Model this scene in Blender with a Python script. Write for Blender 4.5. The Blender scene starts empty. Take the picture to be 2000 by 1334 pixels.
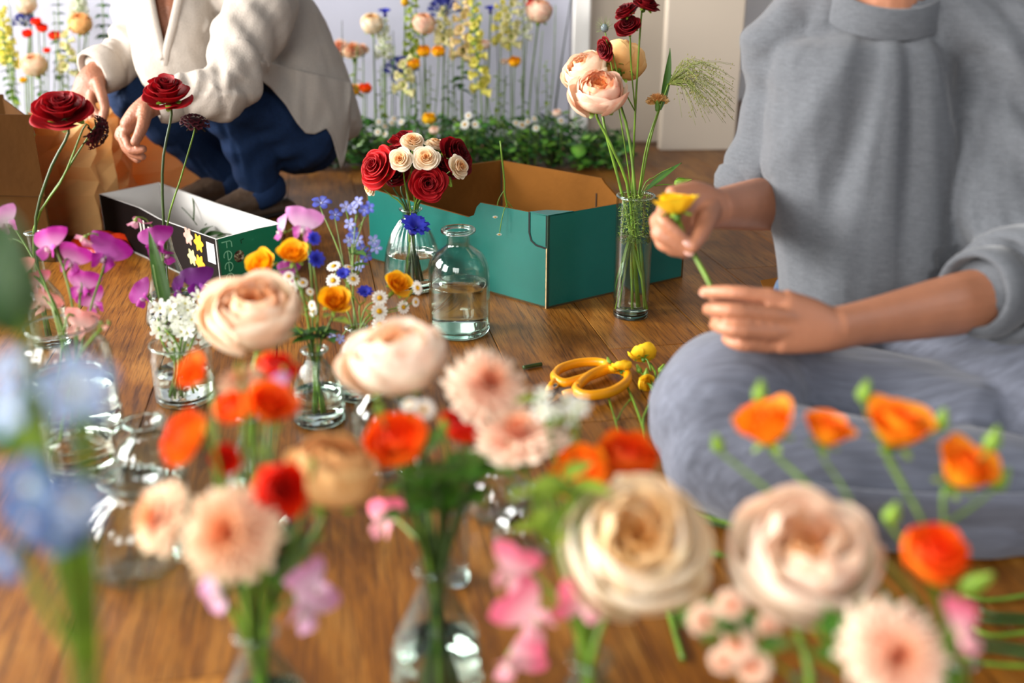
import bpy, bmesh, math, random
from mathutils import Vector, Matrix, noise

# ------------------------------------------------------------------ camera, world, light, exposure
scene = bpy.context.scene
COL = scene.collection
CAM = Vector((0.0, 0.0, 0.65))
PITCH = math.radians(21.5)
FPX = 1944.0
cam_data = bpy.data.cameras.new('camera')
cam_data.lens = 36.0 * FPX / 2000.0
cam_data.sensor_width = 36.0
cam_data.clip_start = 0.02
cam_data.dof.use_dof = True
cam_data.dof.focus_distance = 1.86
cam_data.dof.aperture_fstop = 1.9
cam = bpy.data.objects.new('camera', cam_data)
COL.objects.link(cam)
cam.location = CAM
cam.rotation_euler = (math.pi / 2 - PITCH, 0, 0)
scene.camera = cam

world = bpy.data.worlds.new('room_daylight')
scene.world = world
world.use_nodes = True
bg = world.node_tree.nodes['Background']
bg.inputs[0].default_value = (0.80, 0.88, 1.0, 1)
bg.inputs[1].default_value = 0.07

def area(name, loc, target, sx, sy, power, col):
    d = bpy.data.lights.new(name, 'AREA')
    d.shape = 'RECTANGLE'; d.size = sx; d.size_y = sy; d.energy = power; d.color = col
    o = bpy.data.objects.new(name, d); COL.objects.link(o)
    o.location = loc
    v = Vector(target) - Vector(loc)
    o.rotation_euler = v.to_track_quat('-Z', 'Y').to_euler()
    return o
area('window_light_left', (-4.3, 2.1, 1.75), (0.0, 1.5, 0.2), 2.0, 1.7, 345, (1.0, 0.965, 0.92))
area('window_light_front', (-3.7, -0.6, 1.75), (0.0, 0.9, 0.15), 1.6, 1.6, 190, (1.0, 0.97, 0.93))
area('window_light_behind', (-0.7, -1.9, 1.5), (0.05, 0.9, 0.2), 1.6, 1.2, 58, (1.0, 0.98, 0.95))
area('window_light_right', (3.2, 0.3, 1.7), (0.6, 1.5, 0.4), 1.2, 1.6, 16, (0.82, 0.90, 1.0))

scene.view_settings.view_transform = 'Standard'
scene.view_settings.look = 'None'
scene.view_settings.exposure = 0.52
scene.view_settings.gamma = 1.0
scene.view_settings.use_curve_mapping = False

# ------------------------------------------------------------------ pixel to place
FWD = Vector((0, math.cos(PITCH), -math.sin(PITCH)))
UPV = Vector((0, math.sin(PITCH), math.cos(PITCH)))
def ray(px, py):
    return FWD + Vector((1, 0, 0)) * ((px - 1000) / FPX) - UPV * ((py - 667) / FPX)
def at(px, py, d):
    return CAM + ray(px, py) * d
def onz(px, py, z=0.0):
    r = ray(px, py)
    return CAM + r * ((z - CAM.z) / r.z)
def aty(px, py, y):
    r = ray(px, py)
    return CAM + r * ((y - CAM.y) / r.y)

# ------------------------------------------------------------------ objects
WM = {}
def tag(o, label=None, cat=None, group=None, kind=None):
    if label: o['label'] = label
    if cat: o['category'] = cat
    if group: o['group'] = group
    if kind: o['kind'] = kind
    return o
def put(name, data, M=None, parent=None):
    o = bpy.data.objects.new(name, data)
    COL.objects.link(o)
    M = M if M is not None else Matrix.Identity(4)
    if parent is not None:
        o.parent = parent
        o.matrix_basis = WM[parent].inverted() @ M
    else:
        o.matrix_basis = M
    WM[o] = M
    return o
def thing(name, label, cat, loc=(0, 0, 0), group=None, kind=None):
    o = put(name, None, Matrix.Translation(Vector(loc)))
    o.empty_display_size = 0.05
    return tag(o, label, cat, group, kind)
def frame(loc, z, roll=0.0, s=1.0):
    z = Vector(z).normalized()
    h = Vector((0, 0, 1)) if abs(z.z) < 0.95 else Vector((0, 1, 0))
    x = h.cross(z).normalized(); y = z.cross(x)
    R = Matrix((x, y, z)).transposed().to_4x4()
    return Matrix.Translation(Vector(loc)) @ R @ Matrix.Rotation(roll, 4, 'Z') @ Matrix.Scale(s, 4)

class MB:
    def __init__(s): s.v = []; s.f = []; s.c = []
    def add(s, v, f, c=None):
        o = len(s.v)
        s.v.extend([tuple(p) for p in v])
        s.f.extend([tuple(i + o for i in q) for q in f])
        if c is not None:
            s.c.extend(c if isinstance(c, list) else [c] * len(v))
        elif s.c: s.c.extend([(1, 1, 1)] * len(v))
        return s
    def mb(s, other, M=None):
        s.add([M @ Vector(p) for p in other.v] if M is not None else other.v, other.f, list(other.c) if other.c else None)
        return s
    def mesh(s, name, mat, smooth=True):
        m = bpy.data.meshes.new(name)
        m.from_pydata(s.v, [], s.f)
        if s.c:
            a = m.color_attributes.new('Col', 'FLOAT_COLOR', 'POINT')
            flat = []
            for c in s.c: flat.extend((c[0], c[1], c[2], 1.0))
            a.data.foreach_set('color', flat)
        if smooth: m.polygons.foreach_set('use_smooth', [True] * len(m.polygons))
        if mat is not None: m.materials.append(mat)
        m.update()
        return m
def lin(h):
    r = []
    for i in (0, 2, 4):
        c = int(h[i:i + 2], 16) / 255.0
        r.append(c / 12.92 if c <= 0.04045 else ((c + 0.055) / 1.055) ** 2.4)
    return tuple(r)
def mixc(a, b, t):
    return tuple(a[i] + (b[i] - a[i]) * t for i in range(3))
def box(sx, sy, sz, c=(0, 0, 0), bev=0.0):
    b = MB()
    x, y, z = sx / 2, sy / 2, sz / 2
    if bev <= 0:
        vs = [(c[0] + i * x, c[1] + j * y, c[2] + k * z) for k in (-1, 1) for j in (-1, 1) for i in (-1, 1)]
        b.add(vs, [(0, 2, 3, 1), (4, 5, 7, 6), (0, 1, 5, 4), (2, 6, 7, 3), (0, 4, 6, 2), (1, 3, 7, 5)])
        return b
    bm = bmesh.new()
    bmesh.ops.create_cube(bm, size=1.0)
    bmesh.ops.scale(bm, vec=(sx, sy, sz), verts=bm.verts)
    bmesh.ops.bevel(bm, geom=list(bm.edges), offset=bev, segments=2, affect='EDGES', profile=0.5)
    bm.verts.index_update()
    b.add([(v.co.x + c[0], v.co.y + c[1], v.co.z + c[2]) for v in bm.verts], [[v.index for v in f.verts] for f in bm.faces])
    bm.free()
    return b
def crom(P, t):
    n = len(P) - 1
    i = min(int(t * n), n - 1); f = t * n - i
    p0 = P[max(i - 1, 0)]; p1 = P[i]; p2 = P[i + 1]; p3 = P[min(i + 2, n)]
    return 0.5 * ((2 * p1) + (p2 - p0) * f + (2 * p0 - 5 * p1 + 4 * p2 - p3) * f * f + (3 * p1 - p0 - 3 * p2 + p3) * f ** 3)
def cromf(P, t):
    n = len(P) - 1
    i = min(int(t * n), n - 1); f = t * n - i
    return tuple(crom([Vector((a, 0, 0)) for a in col], t).x for col in zip(*P))
def spline(P, n):
    P = [Vector(p) for p in P]
    return [crom(P, i / (n - 1)) for i in range(n)]
def tube(P, R, seg=6, col=None, cap=True, ref=None, flat=1.0):
    """tube along points P, radius R (number, list, or list of (ra, rb))"""
    b = MB(); n = len(P)
    P = [Vector(p) for p in P]
    t0 = (P[1] - P[0]).normalized()
    x = Vector(ref) if ref is not None else (Vector((0, 0, 1)) if abs(t0.z) < 0.9 else Vector((1, 0, 0)))
    vs = []
    for i in range(n):
        t = (P[min(i + 1, n - 1)] - P[max(i - 1, 0)]).normalized()
        x = (x - t * x.dot(t))
        x = x.normalized() if x.length > 1e-6 else t.orthogonal().normalized()
        y = t.cross(x)
        r = R[i] if isinstance(R, (list, tuple)) else R
        ra, rb = r if isinstance(r, (list, tuple)) else (r, r * flat)
        for k in range(seg):
            a = 2 * math.pi * k / seg
            vs.append(P[i] + x * (ra * math.cos(a)) + y * (rb * math.sin(a)))
    fs = [(i * seg + k, i * seg + (k + 1) % seg, (i + 1) * seg + (k + 1) % seg, (i + 1) * seg + k) for i in range(n - 1) for k in range(seg)]
    if cap:
        fs.append(tuple(range(seg - 1, -1, -1)))
        fs.append(tuple((n - 1) * seg + k for k in range(seg)))
    b.add(vs, fs, col)
    return b
def lathe(prof, seg=32, rib=0, ribamp=0.0, riblo=0.0, ribhi=1.0):
    b = MB(); vs = []; n = len(prof)
    for i, (r, z) in enumerate(prof):
        for k in range(seg):
            a = 2 * math.pi * k / seg
            rr = r
            if rib and riblo <= z <= ribhi: rr = r + ribamp * abs(math.sin(a * rib / 2)) * 1.0
            vs.append((rr * math.cos(a), rr * math.sin(a), z))
    fs = [(i * seg + k, i * seg + (k + 1) % seg, (i + 1) * seg + (k + 1) % seg, (i + 1) * seg + k) for i in range(n - 1) for k in range(seg)]
    b.add(vs, fs)
    return b

# ------------------------------------------------------------------ materials
MATS = {}
def newmat(name):
    m = bpy.data.materials.new(name); m.use_nodes = True
    nt = m.node_tree; nt.nodes.clear()
    out = nt.nodes.new('ShaderNodeOutputMaterial')
    MATS[name] = m
    return m, nt, out
def nd(nt, t, **kw):
    n = nt.nodes.new(t)
    for k, v in kw.items():
        if k in n.inputs: n.inputs[k].default_value = v
        else: setattr(n, k, v)
    return n
def pbr(name, col, rough=0.5, noise_scale=0, noise_amt=0.0, bump=0.0, bump_scale=100, metal=0.0, spec=0.5, sheen=0.0, trans=0.0, sss=0.0, stretch=None, emit=0.0):
    m, nt, out = newmat(name)
    L = nt.links.new
    p = nd(nt, 'ShaderNodeBsdfPrincipled', Roughness=rough, Metallic=metal)
    p.inputs['Specular IOR Level'].default_value = spec
    p.inputs['Sheen Weight'].default_value = sheen
    col = tuple(col) + (1,)
    p.inputs['Base Color'].default_value = col
    tc = nd(nt, 'ShaderNodeTexCoord')
    src = tc.outputs['Object']
    if stretch:
        mp = nd(nt, 'ShaderNodeMapping'); mp.inputs['Scale'].default_value = stretch
        L(src, mp.inputs[0]); src = mp.outputs[0]
    if noise_amt > 0:
        nz = nd(nt, 'ShaderNodeTexNoise', Scale=noise_scale, Detail=4.0); L(src, nz.inputs['Vector'])
        mx = nd(nt, 'ShaderNodeMix', data_type='RGBA', blend_type='MULTIPLY')
        mx.inputs[0].default_value = 1.0
        rp = nd(nt, 'ShaderNodeMapRange'); rp.inputs[3].default_value = 1 - noise_amt; rp.inputs[4].default_value = 1 + noise_amt
        rp.inputs[1].default_value = 0.3; rp.inputs[2].default_value = 0.7
        L(nz.outputs[0], rp.inputs[0]); mx.inputs[6].default_value = col
        L(rp.outputs[0], mx.inputs[7]); L(mx.outputs[2], p.inputs['Base Color'])
    if bump > 0:
        nb = nd(nt, 'ShaderNodeTexNoise', Scale=bump_scale, Detail=5.0); L(src, nb.inputs['Vector'])
        bp = nd(nt, 'ShaderNodeBump', Strength=bump, Distance=0.01); L(nb.outputs[0], bp.inputs['Height']); L(bp.outputs[0], p.inputs['Normal'])
    if sss > 0:
        p.inputs['Subsurface Weight'].default_value = sss
        p.inputs['Subsurface Radius'].default_value = (0.012, 0.004, 0.002)
        p.inputs['Subsurface Scale'].default_value = 0.6
    s = p.outputs[0]
    if trans > 0:
        tr = nd(nt, 'ShaderNodeBsdfTranslucent', Color=col); ms = nd(nt, 'ShaderNodeMixShader'); ms.inputs[0].default_value = trans
        L(s, ms.inputs[1]); L(tr.outputs[0], ms.inputs[2]); s = ms.outputs[0]
    L(s, out.inputs[0])
    return m
def vcol_mat(name, rough=0.55, trans=0.3, bump=0.0, bscale=200, spec=0.3):
    m, nt, out = newmat(name); L = nt.links.new
    at_ = nd(nt, 'ShaderNodeAttribute', attribute_name='Col')
    p = nd(nt, 'ShaderNodeBsdfPrincipled', Roughness=rough); p.inputs['Specular IOR Level'].default_value = spec
    L(at_.outputs[0], p.inputs['Base Color'])
    if bump:
        tc = nd(nt, 'ShaderNodeTexCoord'); nz = nd(nt, 'ShaderNodeTexNoise', Scale=bscale, Detail=3.0)
        L(tc.outputs['Object'], nz.inputs['Vector'])
        bp = nd(nt, 'ShaderNodeBump', Strength=bump, Distance=0.004); L(nz.outputs[0], bp.inputs['Height']); L(bp.outputs[0], p.inputs['Normal'])
    tr = nd(nt, 'ShaderNodeBsdfTranslucent'); L(at_.outputs[0], tr.inputs[0])
    ms = nd(nt, 'ShaderNodeMixShader'); ms.inputs[0].default_value = trans
    L(p.outputs[0], ms.inputs[1]); L(tr.outputs[0], ms.inputs[2]); L(ms.outputs[0], out.inputs[0])
    return m
PETAL = vcol_mat('petal_skin', 0.6, 0.34, 0.12, 160)
LEAF = vcol_mat('leaf_skin', 0.38, 0.18, 0.25, 120, 0.5)
STEM = pbr('stem_green', lin('5d7d1e'), 0.45, 30, 0.35)
STEMD = pbr('stem_dark', lin('2c4312'), 0.45, 30, 0.35)
def glass_mat(name, tint, low=0.03, high=0.85):
    m, nt, out = newmat(name); L = nt.links.new
    lw = nd(nt, 'ShaderNodeLayerWeight', Blend=0.35)
    rp = nd(nt, 'ShaderNodeMapRange'); rp.inputs[3].default_value = low; rp.inputs[4].default_value = high
    pw = nd(nt, 'ShaderNodeMath', operation='POWER'); pw.inputs[1].default_value = 2.2
    L(lw.outputs['Facing'], pw.inputs[0]); L(pw.outputs[0], rp.inputs[0])
    # the wall is seen through more glass at grazing angles, so its tint deepens there
    cm = nd(nt, 'ShaderNodeMix', data_type='RGBA'); cm.inputs[6].default_value = tuple(tint) + (1,)
    cm.inputs[7].default_value = tuple(c ** 4 for c in tint) + (1,)
    L(pw.outputs[0], cm.inputs[0])
    tr = nd(nt, 'ShaderNodeBsdfTransparent'); L(cm.outputs[2], tr.inputs[0])
    gl = nd(nt, 'ShaderNodeBsdfGlossy', Roughness=0.015)
    ms = nd(nt, 'ShaderNodeMixShader')
    L(rp.outputs[0], ms.inputs[0]); L(tr.outputs[0], ms.inputs[1]); L(gl.outputs[0], ms.inputs[2]); L(ms.outputs[0], out.inputs[0])
    return m
GLASS = glass_mat('clear_glass', (0.955, 0.975, 0.965))
GLASSG = glass_mat('green_tinted_glass', (0.92, 0.965, 0.95))
m, nt, out = newmat('thick_glass')
g_ = nd(nt, 'ShaderNodeBsdfGlass', Roughness=0.0, IOR=1.45, Color=(0.93, 0.98, 0.965, 1)); nt.links.new(g_.outputs[0], out.inputs[0])
THICK = m
m, nt, out = newmat('water')
g_ = nd(nt, 'ShaderNodeBsdfGlass', Roughness=0.0, IOR=1.33, Color=(0.97, 0.98, 0.96, 1)); nt.links.new(g_.outputs[0], out.inputs[0])
WATER = m
# ------------------------------------------------------------------ floor of separate boards
def wood_mat():
    m, nt, out = newmat('oak_boards'); L = nt.links.new
    tc = nd(nt, 'ShaderNodeTexCoord'); oi = nd(nt, 'ShaderNodeObjectInfo')
    off = nd(nt, 'ShaderNodeVectorMath', operation='SCALE'); off.inputs['Scale'].default_value = 37.0
    cx = nd(nt, 'ShaderNodeCombineXYZ'); L(oi.outputs['Random'], cx.inputs[0]); L(oi.outputs['Random'], cx.inputs[1]); L(oi.outputs['Random'], cx.inputs[2])
    L(cx.outputs[0], off.inputs[0])
    ad = nd(nt, 'ShaderNodeVectorMath', operation='ADD'); L(tc.outputs['Object'], ad.inputs[0]); L(off.outputs[0], ad.inputs[1])
    def noise_tex(scale, detail, stretch, rough=0.6, dist=0.0):
        mp = nd(nt, 'ShaderNodeMapping'); mp.inputs['Scale'].default_value = stretch; L(ad.outputs[0], mp.inputs[0])
        n = nd(nt, 'ShaderNodeTexNoise', Scale=scale, Detail=detail, Roughness=rough, Distortion=dist); L(mp.outputs[0], n.inputs['Vector']); return n
    big = noise_tex(1.0, 4, (11, 3.2, 1), 0.6, 1.2)
    fine = noise_tex(1.0, 6, (210, 9.0, 1), 0.7, 0.7)
    pores = noise_tex(1.0, 3, (420, 14, 1), 0.6)
    r1 = nd(nt, 'ShaderNodeValToRGB'); e = r1.color_ramp.elements
    e[0].position = 0.34; e[0].color = lin('7c4a17') + (1,); e[1].position = 0.66; e[1].color = lin('b0793a') + (1,)
    el = r1.color_ramp.elements.new(0.5); el.color = lin('986024') + (1,)
    L(big.outputs[0], r1.inputs[0])
    r2 = nd(nt, 'ShaderNodeValToRGB'); e = r2.color_ramp.elements
    e[0].position = 0.33; e[0].color = (0.26, 0.185, 0.12, 1); e[1].position = 0.52; e[1].color = (1.06, 1.04, 1.0, 1)
    L(fine.outputs[0], r2.inputs[0])
    r3 = nd(nt, 'ShaderNodeValToRGB'); e = r3.color_ramp.elements
    e[0].position = 0.34; e[0].color = (0.34, 0.26, 0.19, 1); e[1].position = 0.46; e[1].color = (1, 1, 1, 1)
    L(pores.outputs[0], r3.inputs[0])
    m1 = nd(nt, 'ShaderNodeMix', data_type='RGBA', blend_type='MULTIPLY'); m1.inputs[0].default_value = 0.9
    L(r1.outputs[0], m1.inputs[6]); L(r2.outputs[0], m1.inputs[7])
    m2 = nd(nt, 'ShaderNodeMix', data_type='RGBA', blend_type='MULTIPLY'); m2.inputs[0].default_value = 0.85
    L(m1.outputs[2], m2.inputs[6]); L(r3.outputs[0], m2.inputs[7])
    hs = nd(nt, 'ShaderNodeHueSaturation', Saturation=1.03)
    vr = nd(nt, 'ShaderNodeMapRange'); vr.inputs[3].default_value = 0.60; vr.inputs[4].default_value = 0.78
    L(oi.outputs['Random'], vr.inputs[0]); L(vr.outputs[0], hs.inputs['Value']); L(m2.outputs[2], hs.inputs['Color'])
    p = nd(nt, 'ShaderNodeBsdfPrincipled', Roughness=0.42); p.inputs['Specular IOR Level'].default_value = 0.4
    L(hs.outputs[0], p.inputs['Base Color'])
    bp = nd(nt, 'ShaderNodeBump', Strength=0.25, Distance=0.002); L(fine.outputs[0], bp.inputs['Height']); L(bp.outputs[0], p.inputs['Normal'])
    L(p.outputs[0], out.inputs[0])
    return m
WOOD = wood_mat()
PBASE = pbr('floor_underlay', lin('3a2413'), 0.9)
fl = put('floor', box(10.4, 9.0, 0.05, (0.0, 1.8, -0.04)).mesh('floor', PBASE, False)); tag(fl, 'warm brown oak board floor under the flowers and people', kind='structure')
PW, PL = 0.19, 1.25
pm = box(PW - 0.0016, PL - 0.0016, 0.015, (0, 0, -0.0075), 0.0008).mesh('board', WOOD, False)
ga = math.radians(11.0)
GR = Matrix.Rotation(ga, 4, 'Z')
rng = random.Random(3)
for i in range(-16, 19):
    o0 = rng.uniform(0, PL)
    for j in range(-3, 5):
        c = GR @ Vector((i * PW, o0 + j * PL, 0))
        if not (-0.9 < c.y < 5.6): continue
        if abs(c.x) > 0.55 * max(c.y, 0) + 1.3: continue
        put('board', pm, Matrix.Translation(c) @ GR, fl)

# ------------------------------------------------------------------ walls, window, backdrop
WALL = pbr('white_plaster', lin('f2f2f2'), 0.8, 3, 0.03, 0.08, 60)
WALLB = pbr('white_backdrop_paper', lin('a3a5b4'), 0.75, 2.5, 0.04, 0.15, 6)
CREAM = pbr('offwhite_paint', lin('c4b7a6'), 0.45, 2, 0.03)
WHITE = pbr('white_paint', lin('f2f0ec'), 0.4)
tag(put('wall_back', box(9.2, 0.1, 3.0, (0.0, 4.75, 1.5)).mesh('wall_back', WALL, False)), kind='structure')
def window_wall(name, x, y0, y1, wins, nx):
    """side wall along Y made of piers and bands around its window openings"""
    b = MB()
    zs, zh = 0.75, 2.35
    cur = y0
    for (a, c) in wins:
        b.mb(box(0.12, a - cur, 3.0, (x, (a + cur) / 2, 1.5)))
        b.mb(box(0.12, c - a, zs, (x, (a + c) / 2, zs / 2))); b.mb(box(0.12, c - a, 3.0 - zh, (x, (a + c) / 2, (3.0 + zh) / 2)))
        cur = c
    b.mb(box(0.12, y1 - cur, 3.0, (x, (y1 + cur) / 2, 1.5)))
    w = put(name, b.mesh(name, WALL, False)); tag(w, kind='structure')
    return w
window_wall('wall_left', -4.55, -2.4, 4.8, [(1.05, 2.95)], 1)
def window(name, x, a, c):
    w = thing(name, None, None, (x, (a + c) / 2, 0.75), kind='structure')
    zs, zh = 0.75, 2.35
    b = MB()
    for z in (zs + 0.03, zh - 0.03): b.mb(box(0.08, c - a, 0.06, (x, (a + c) / 2, z)))
    for y in (a + 0.03, c - 0.03): b.mb(box(0.08, 0.06, zh - zs - 0.12, (x, y, (zs + zh) / 2)))
    put('window_frame', b.mesh('window_frame', WHITE, False), None, w)
    mid = (a + c) / 2
    put('mullion', box(0.06, 0.05, zh - zs - 0.12, (x, mid, (zs + zh) / 2)).mesh('mullion', WHITE, False), None, w)
    for (p, q) in ((a + 0.06, mid - 0.025), (mid + 0.025, c - 0.06)):
        put('pane', box(0.006, q - p, zh - zs - 0.12, (x, (p + q) / 2, (zs + zh) / 2)).mesh('pane', GLASS, False), None, w)
window('window_1', -4.55, 1.05, 2.95)

BDY = 3.52
def slab(name, x0, x1, y, h, t, mat, label, lean=0.0, yaw=0.0):
    b = box(x1 - x0, t, h, (0, 0, h / 2), 0.004)
    o = put(name, b.mesh(name, mat, False), Matrix.Translation(((x0 + x1) / 2, y, 0)) @ Matrix.Rotation(yaw, 4, 'Z') @ Matrix.Rotation(lean, 4, 'X'))
    return tag(o, label, 'panel')
xw = lambda px, y: (px - 1000) / FPX * (y * 0.985 + 0.12)
slab('backdrop_panel', -2.2, xw(1110, BDY) , BDY + 0.06, 2.0, 0.03, WALLB, 'pale bluish white backdrop panel behind the row of standing flowers')
slab('white_post', xw(1112, BDY), xw(1142, BDY), BDY + 0.0, 2.0, 0.06, WHITE, 'narrow bright white post at the right end of the backdrop')
slab('display_board', xw(1144, 3.62), xw(1284, 3.62), 3.64, 2.0, 0.04, CREAM, 'off-white board standing behind the tall rose vase')
slab('tall_board', xw(1282, 3.46), xw(1426, 3.46), 3.49, 2.0, 0.05, CREAM, 'off-white board with its lower corner beside the grey sweatshirt', 0.0, 0.05)
# ------------------------------------------------------------------ cartons and bags
TEAL = pbr('teal_print', lin('055a51'), 0.38, 8, 0.10, 0.05, 40)
KRAFT = pbr('kraft_board', lin('734819'), 0.8, 14, 0.10, 0.1, 80, spec=0.1)
KRAFTD = pbr('carton_brown', lin('41280f'), 0.85, 10, 0.10, 0.1, 60, spec=0.05)
EDGE = pbr('board_edge', lin('b99a72'), 0.9, 90, 0.25)
BLACKP = pbr('black_print', lin('120c0b'), 0.6, 10, 0.1, spec=0.08)
GREENP = pbr('green_print', lin('087d58'), 0.42, 10, 0.06)
WHITEC = pbr('white_board', lin('dcdad6'), 0.7, 6, 0.08, 0.06, 30)
DARK = pbr('dark_slit', lin('0c0d0b'), 0.9)
INKW = pbr('white_ink', lin('d8d2c8'), 0.6)
INKG = pbr('pale_green_ink', lin('8fe0b8'), 0.6)

def wall_poly(prof, A, B, t, inward):
    """board standing on segment A-B with top outline prof [(s, z)...] s in 0..1, thickness t towards inward"""
    A = Vector(A); B = Vector(B); n = Vector(inward).normalized() * t
    pts = [(0.0, 0.0)] + [(1.0, 0.0)] + list(reversed(prof))
    f = [A + (B - A) * s + Vector((0, 0, z)) for s, z in pts]
    k = [p + n for p in f]
    N = len(pts)
    b = MB()
    b.add(f + k, [tuple(range(N)), tuple(range(2 * N - 1, N - 1, -1))] + [(i, i + N, (i + 1) % N + N, (i + 1) % N) for i in range(N)])
    return b
def duo_wall(name, prof, A, B, t, inward, mo, mi, parent, hole=None):
    """outer printed sheet and inner sheet as one board: outside material mo, inside and edges mi"""
    m = wall_poly(prof, A, B, t, inward).mesh(name, mo, False)
    m.materials.append(mi)
    for i, p in enumerate(m.polygons):
        p.material_index = 0 if i in (0, 2) else 1
    o = put(name, m, None, parent)
    if hole is not None:
        c, r, ax = hole
        hb = lathe([(0.0001, -0.05), (r, -0.05), (r, 0.05), (0.0001, 0.05)], 24).mesh('cutter', mi, False)
        co = bpy.data.objects.new('cutter', hb); COL.objects.link(co); co.matrix_basis = frame(c, ax)
        co.parent = parent; co.matrix_basis = WM[parent].inverted() @ frame(c, ax)
        md = o.modifiers.new('hole', 'BOOLEAN'); md.object = co; md.operation = 'DIFFERENCE'; md.solver = 'EXACT'
        bpy.context.view_layer.update()
        dg = bpy.context.evaluated_depsgraph_get()
        nm = bpy.data.meshes.new_from_object(o.evaluated_get(dg))
        o.modifiers.clear(); o.data = nm
        bpy.data.objects.remove(co)
    return o
# teal carton
H = 0.185
C0 = onz(1068, 603); CR = onz(1333, 542); CL = onz(722, 506); C3 = CR + CL - C0
tc_ = thing('teal_carton', 'open teal cardboard fruit carton with brown inside on the floor', 'box', C0)
nl = (C3 - CL).normalized(); nr = (C3 - CR).normalized()
z0 = Vector((0, 0, 0.0))
duo_wall('front_wall', [(0, H), (0.335, H - 0.002), (0.355, H - 0.012), (0.37, H - 0.030), (0.40, H - 0.037), (0.72, H - 0.030), (0.96, H - 0.022), (1.0, H - 0.02)], C0, CL, 0.005, nl, TEAL, KRAFT, tc_)
duo_wall('side_wall', [(0, H), (1, H)], CR, C0, 0.005, nr, TEAL, KRAFT, tc_, hole=(C0.lerp(CR, 0.60) + Vector((0, 0, 0.098)), 0.014, nr))
duo_wall('back_wall', [(0, H), (0.58, H - 0.001), (0.60, H - 0.012), (0.66, H - 0.035), (0.96, H - 0.036), (1, H - 0.03)], C3, CR, 0.005, -nl, TEAL, KRAFT, tc_)
duo_wall('end_wall', [(0, H - 0.01), (0.3, H), (1, H)], CL, C3, 0.005, -nr, TEAL, KRAFT, tc_)
bt = MB(); bt.add([C0, CR, C3, CL, C0 + Vector((0, 0, .004)), CR + Vector((0, 0, .004)), C3 + Vector((0, 0, .004)), CL + Vector((0, 0, .004))], [(3, 2, 1, 0), (4, 5, 6, 7), (0, 1, 5, 4), (1, 2, 6, 5), (2, 3, 7, 6), (3, 0, 4, 7)])
put('bottom', bt.mesh('bottom', KRAFT, False), None, tc_)
# folded corner tabs inside and the slit around the corner tab
def stripe(A, n_out, pts, w, mat, name, parent, off=0.0008, dirv=None):
    P = [A + dirv * s + Vector((0, 0, z)) + n_out * off for s, z in pts]
    b = MB()
    vs = []; fs = []
    for i, p in enumerate(P):
        t = (P[min(i + 1, len(P) - 1)] - P[max(i - 1, 0)]).normalized()
        sd = t.cross(n_out).normalized() * w / 2
        vs += [p + sd, p - sd]
    for i in range(len(P) - 1): fs.append((2 * i, 2 * i + 1, 2 * i + 3, 2 * i + 2))
    b.add(vs, fs)
    return put(name, b.mesh(name, mat, False), None, parent)
ld = (CL - C0).normalized(); rd = (CR - C0).normalized(); up = Vector((0, 0, 1))
no = -(C3 - CL).normalized()
nfl = ld.cross(up).normalized(); nfl = nfl if nfl.y < 0 else -nfl
nfr = rd.cross(up).normalized(); nfr = nfr if nfr.y < 0 else -nfr
stripe(C0, nfl, [(0.045, H), (0.045, H - 0.04), (0.040, H - 0.055), (0.028, H - 0.062), (0.004, H - 0.064)], 0.004, DARK, 'tab_slit', tc_, 0.0012, ld)
stripe(C0, nfl, [(0.002, 0.0), (0.002, H - 0.064)], 0.0025, EDGE, 'corner_edge', tc_, 0.0012, ld)
stripe(C0, nfl, [(0.0035, H - 0.06), (0.0035, H)], 0.0018, DARK, 'corner_crease', tc_, 0.0012, ld)
for sA, wdt in ((0.30, 0.004), (0.62, 0.003)):
    stripe(C3 + (CR - C3) * 0.0, -nl, [(sA * (CR - C3).length * 0.9 if sA > .5 else 0.008, 0.0), (sA * (CR - C3).length * 0.9 if sA > .5 else 0.008, H - 0.002 if sA < .5 else H - 0.036)], wdt, DARK, 'inner_crease', tc_, 0.0062, (CR - C3).normalized())
stripe(C3, -nr if False else (C0 - CR).normalized(), [(0.20, 0.0), (0.20, H - 0.002)], 0.003, DARK, 'inner_crease', tc_, 0.0062, (CL - C3).normalized())
cap = MB(); q = [C0 + up * H, C0 + ld * 0.045 + up * H, C0 + ld * 0.04 + rd * 0.035 + up * (H - 0.001), C0 + rd * 0.06 + up * H]
cap.add([p + up * 0.001 for p in q] + [p - up * 0.002 for p in q], [(0, 1, 2, 3), (7, 6, 5, 4), (0, 4, 5, 1), (1, 5, 6, 2), (2, 6, 7, 3), (3, 7, 4, 0)])
put('corner_tab', cap.mesh('corner_tab', TEAL, False), None, tc_)

# black and green flower tray
HT = 0.112
TF = onz(422, 468, HT); TL = onz(193, 379, HT); TR = onz(547, 436, HT)
for p in (TF, TL, TR): p.z = 0
TB = TL + TR - TF
tr_ = thing('flower_tray', 'black, green and white printed flower tray below the crouching person', 'box', TF)
fL = (TL - TF); fR = (TR - TF)
duo_wall('long_wall', [(0, HT), (0.45, HT - 0.004), (0.62, HT + 0.004), (1, HT)], TF, TL, 0.004, fR, BLACKP, WHITEC, tr_)
duo_wall('end_wall', [(0, HT - 0.002), (0.35, HT + 0.001), (1, HT)], TR, TF, 0.004, fL, GREENP, WHITEC, tr_)
duo_wall('long_wall', [(0, HT), (0.5, HT - 0.003), (1, HT)], TB, TR, 0.004, -fR, BLACKP, WHITEC, tr_)
duo_wall('end_wall', [(0, HT), (1, HT)], TL, TB, 0.004, -fL, BLACKP, WHITEC, tr_)
bt = MB(); bt.add([p + up * z for z in (0, .004) for p in (TF, TR, TB, TL)], [(3, 2, 1, 0), (4, 5, 6, 7), (0, 1, 5, 4), (1, 2, 6, 5), (2, 3, 7, 6), (3, 0, 4, 7)])
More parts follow.
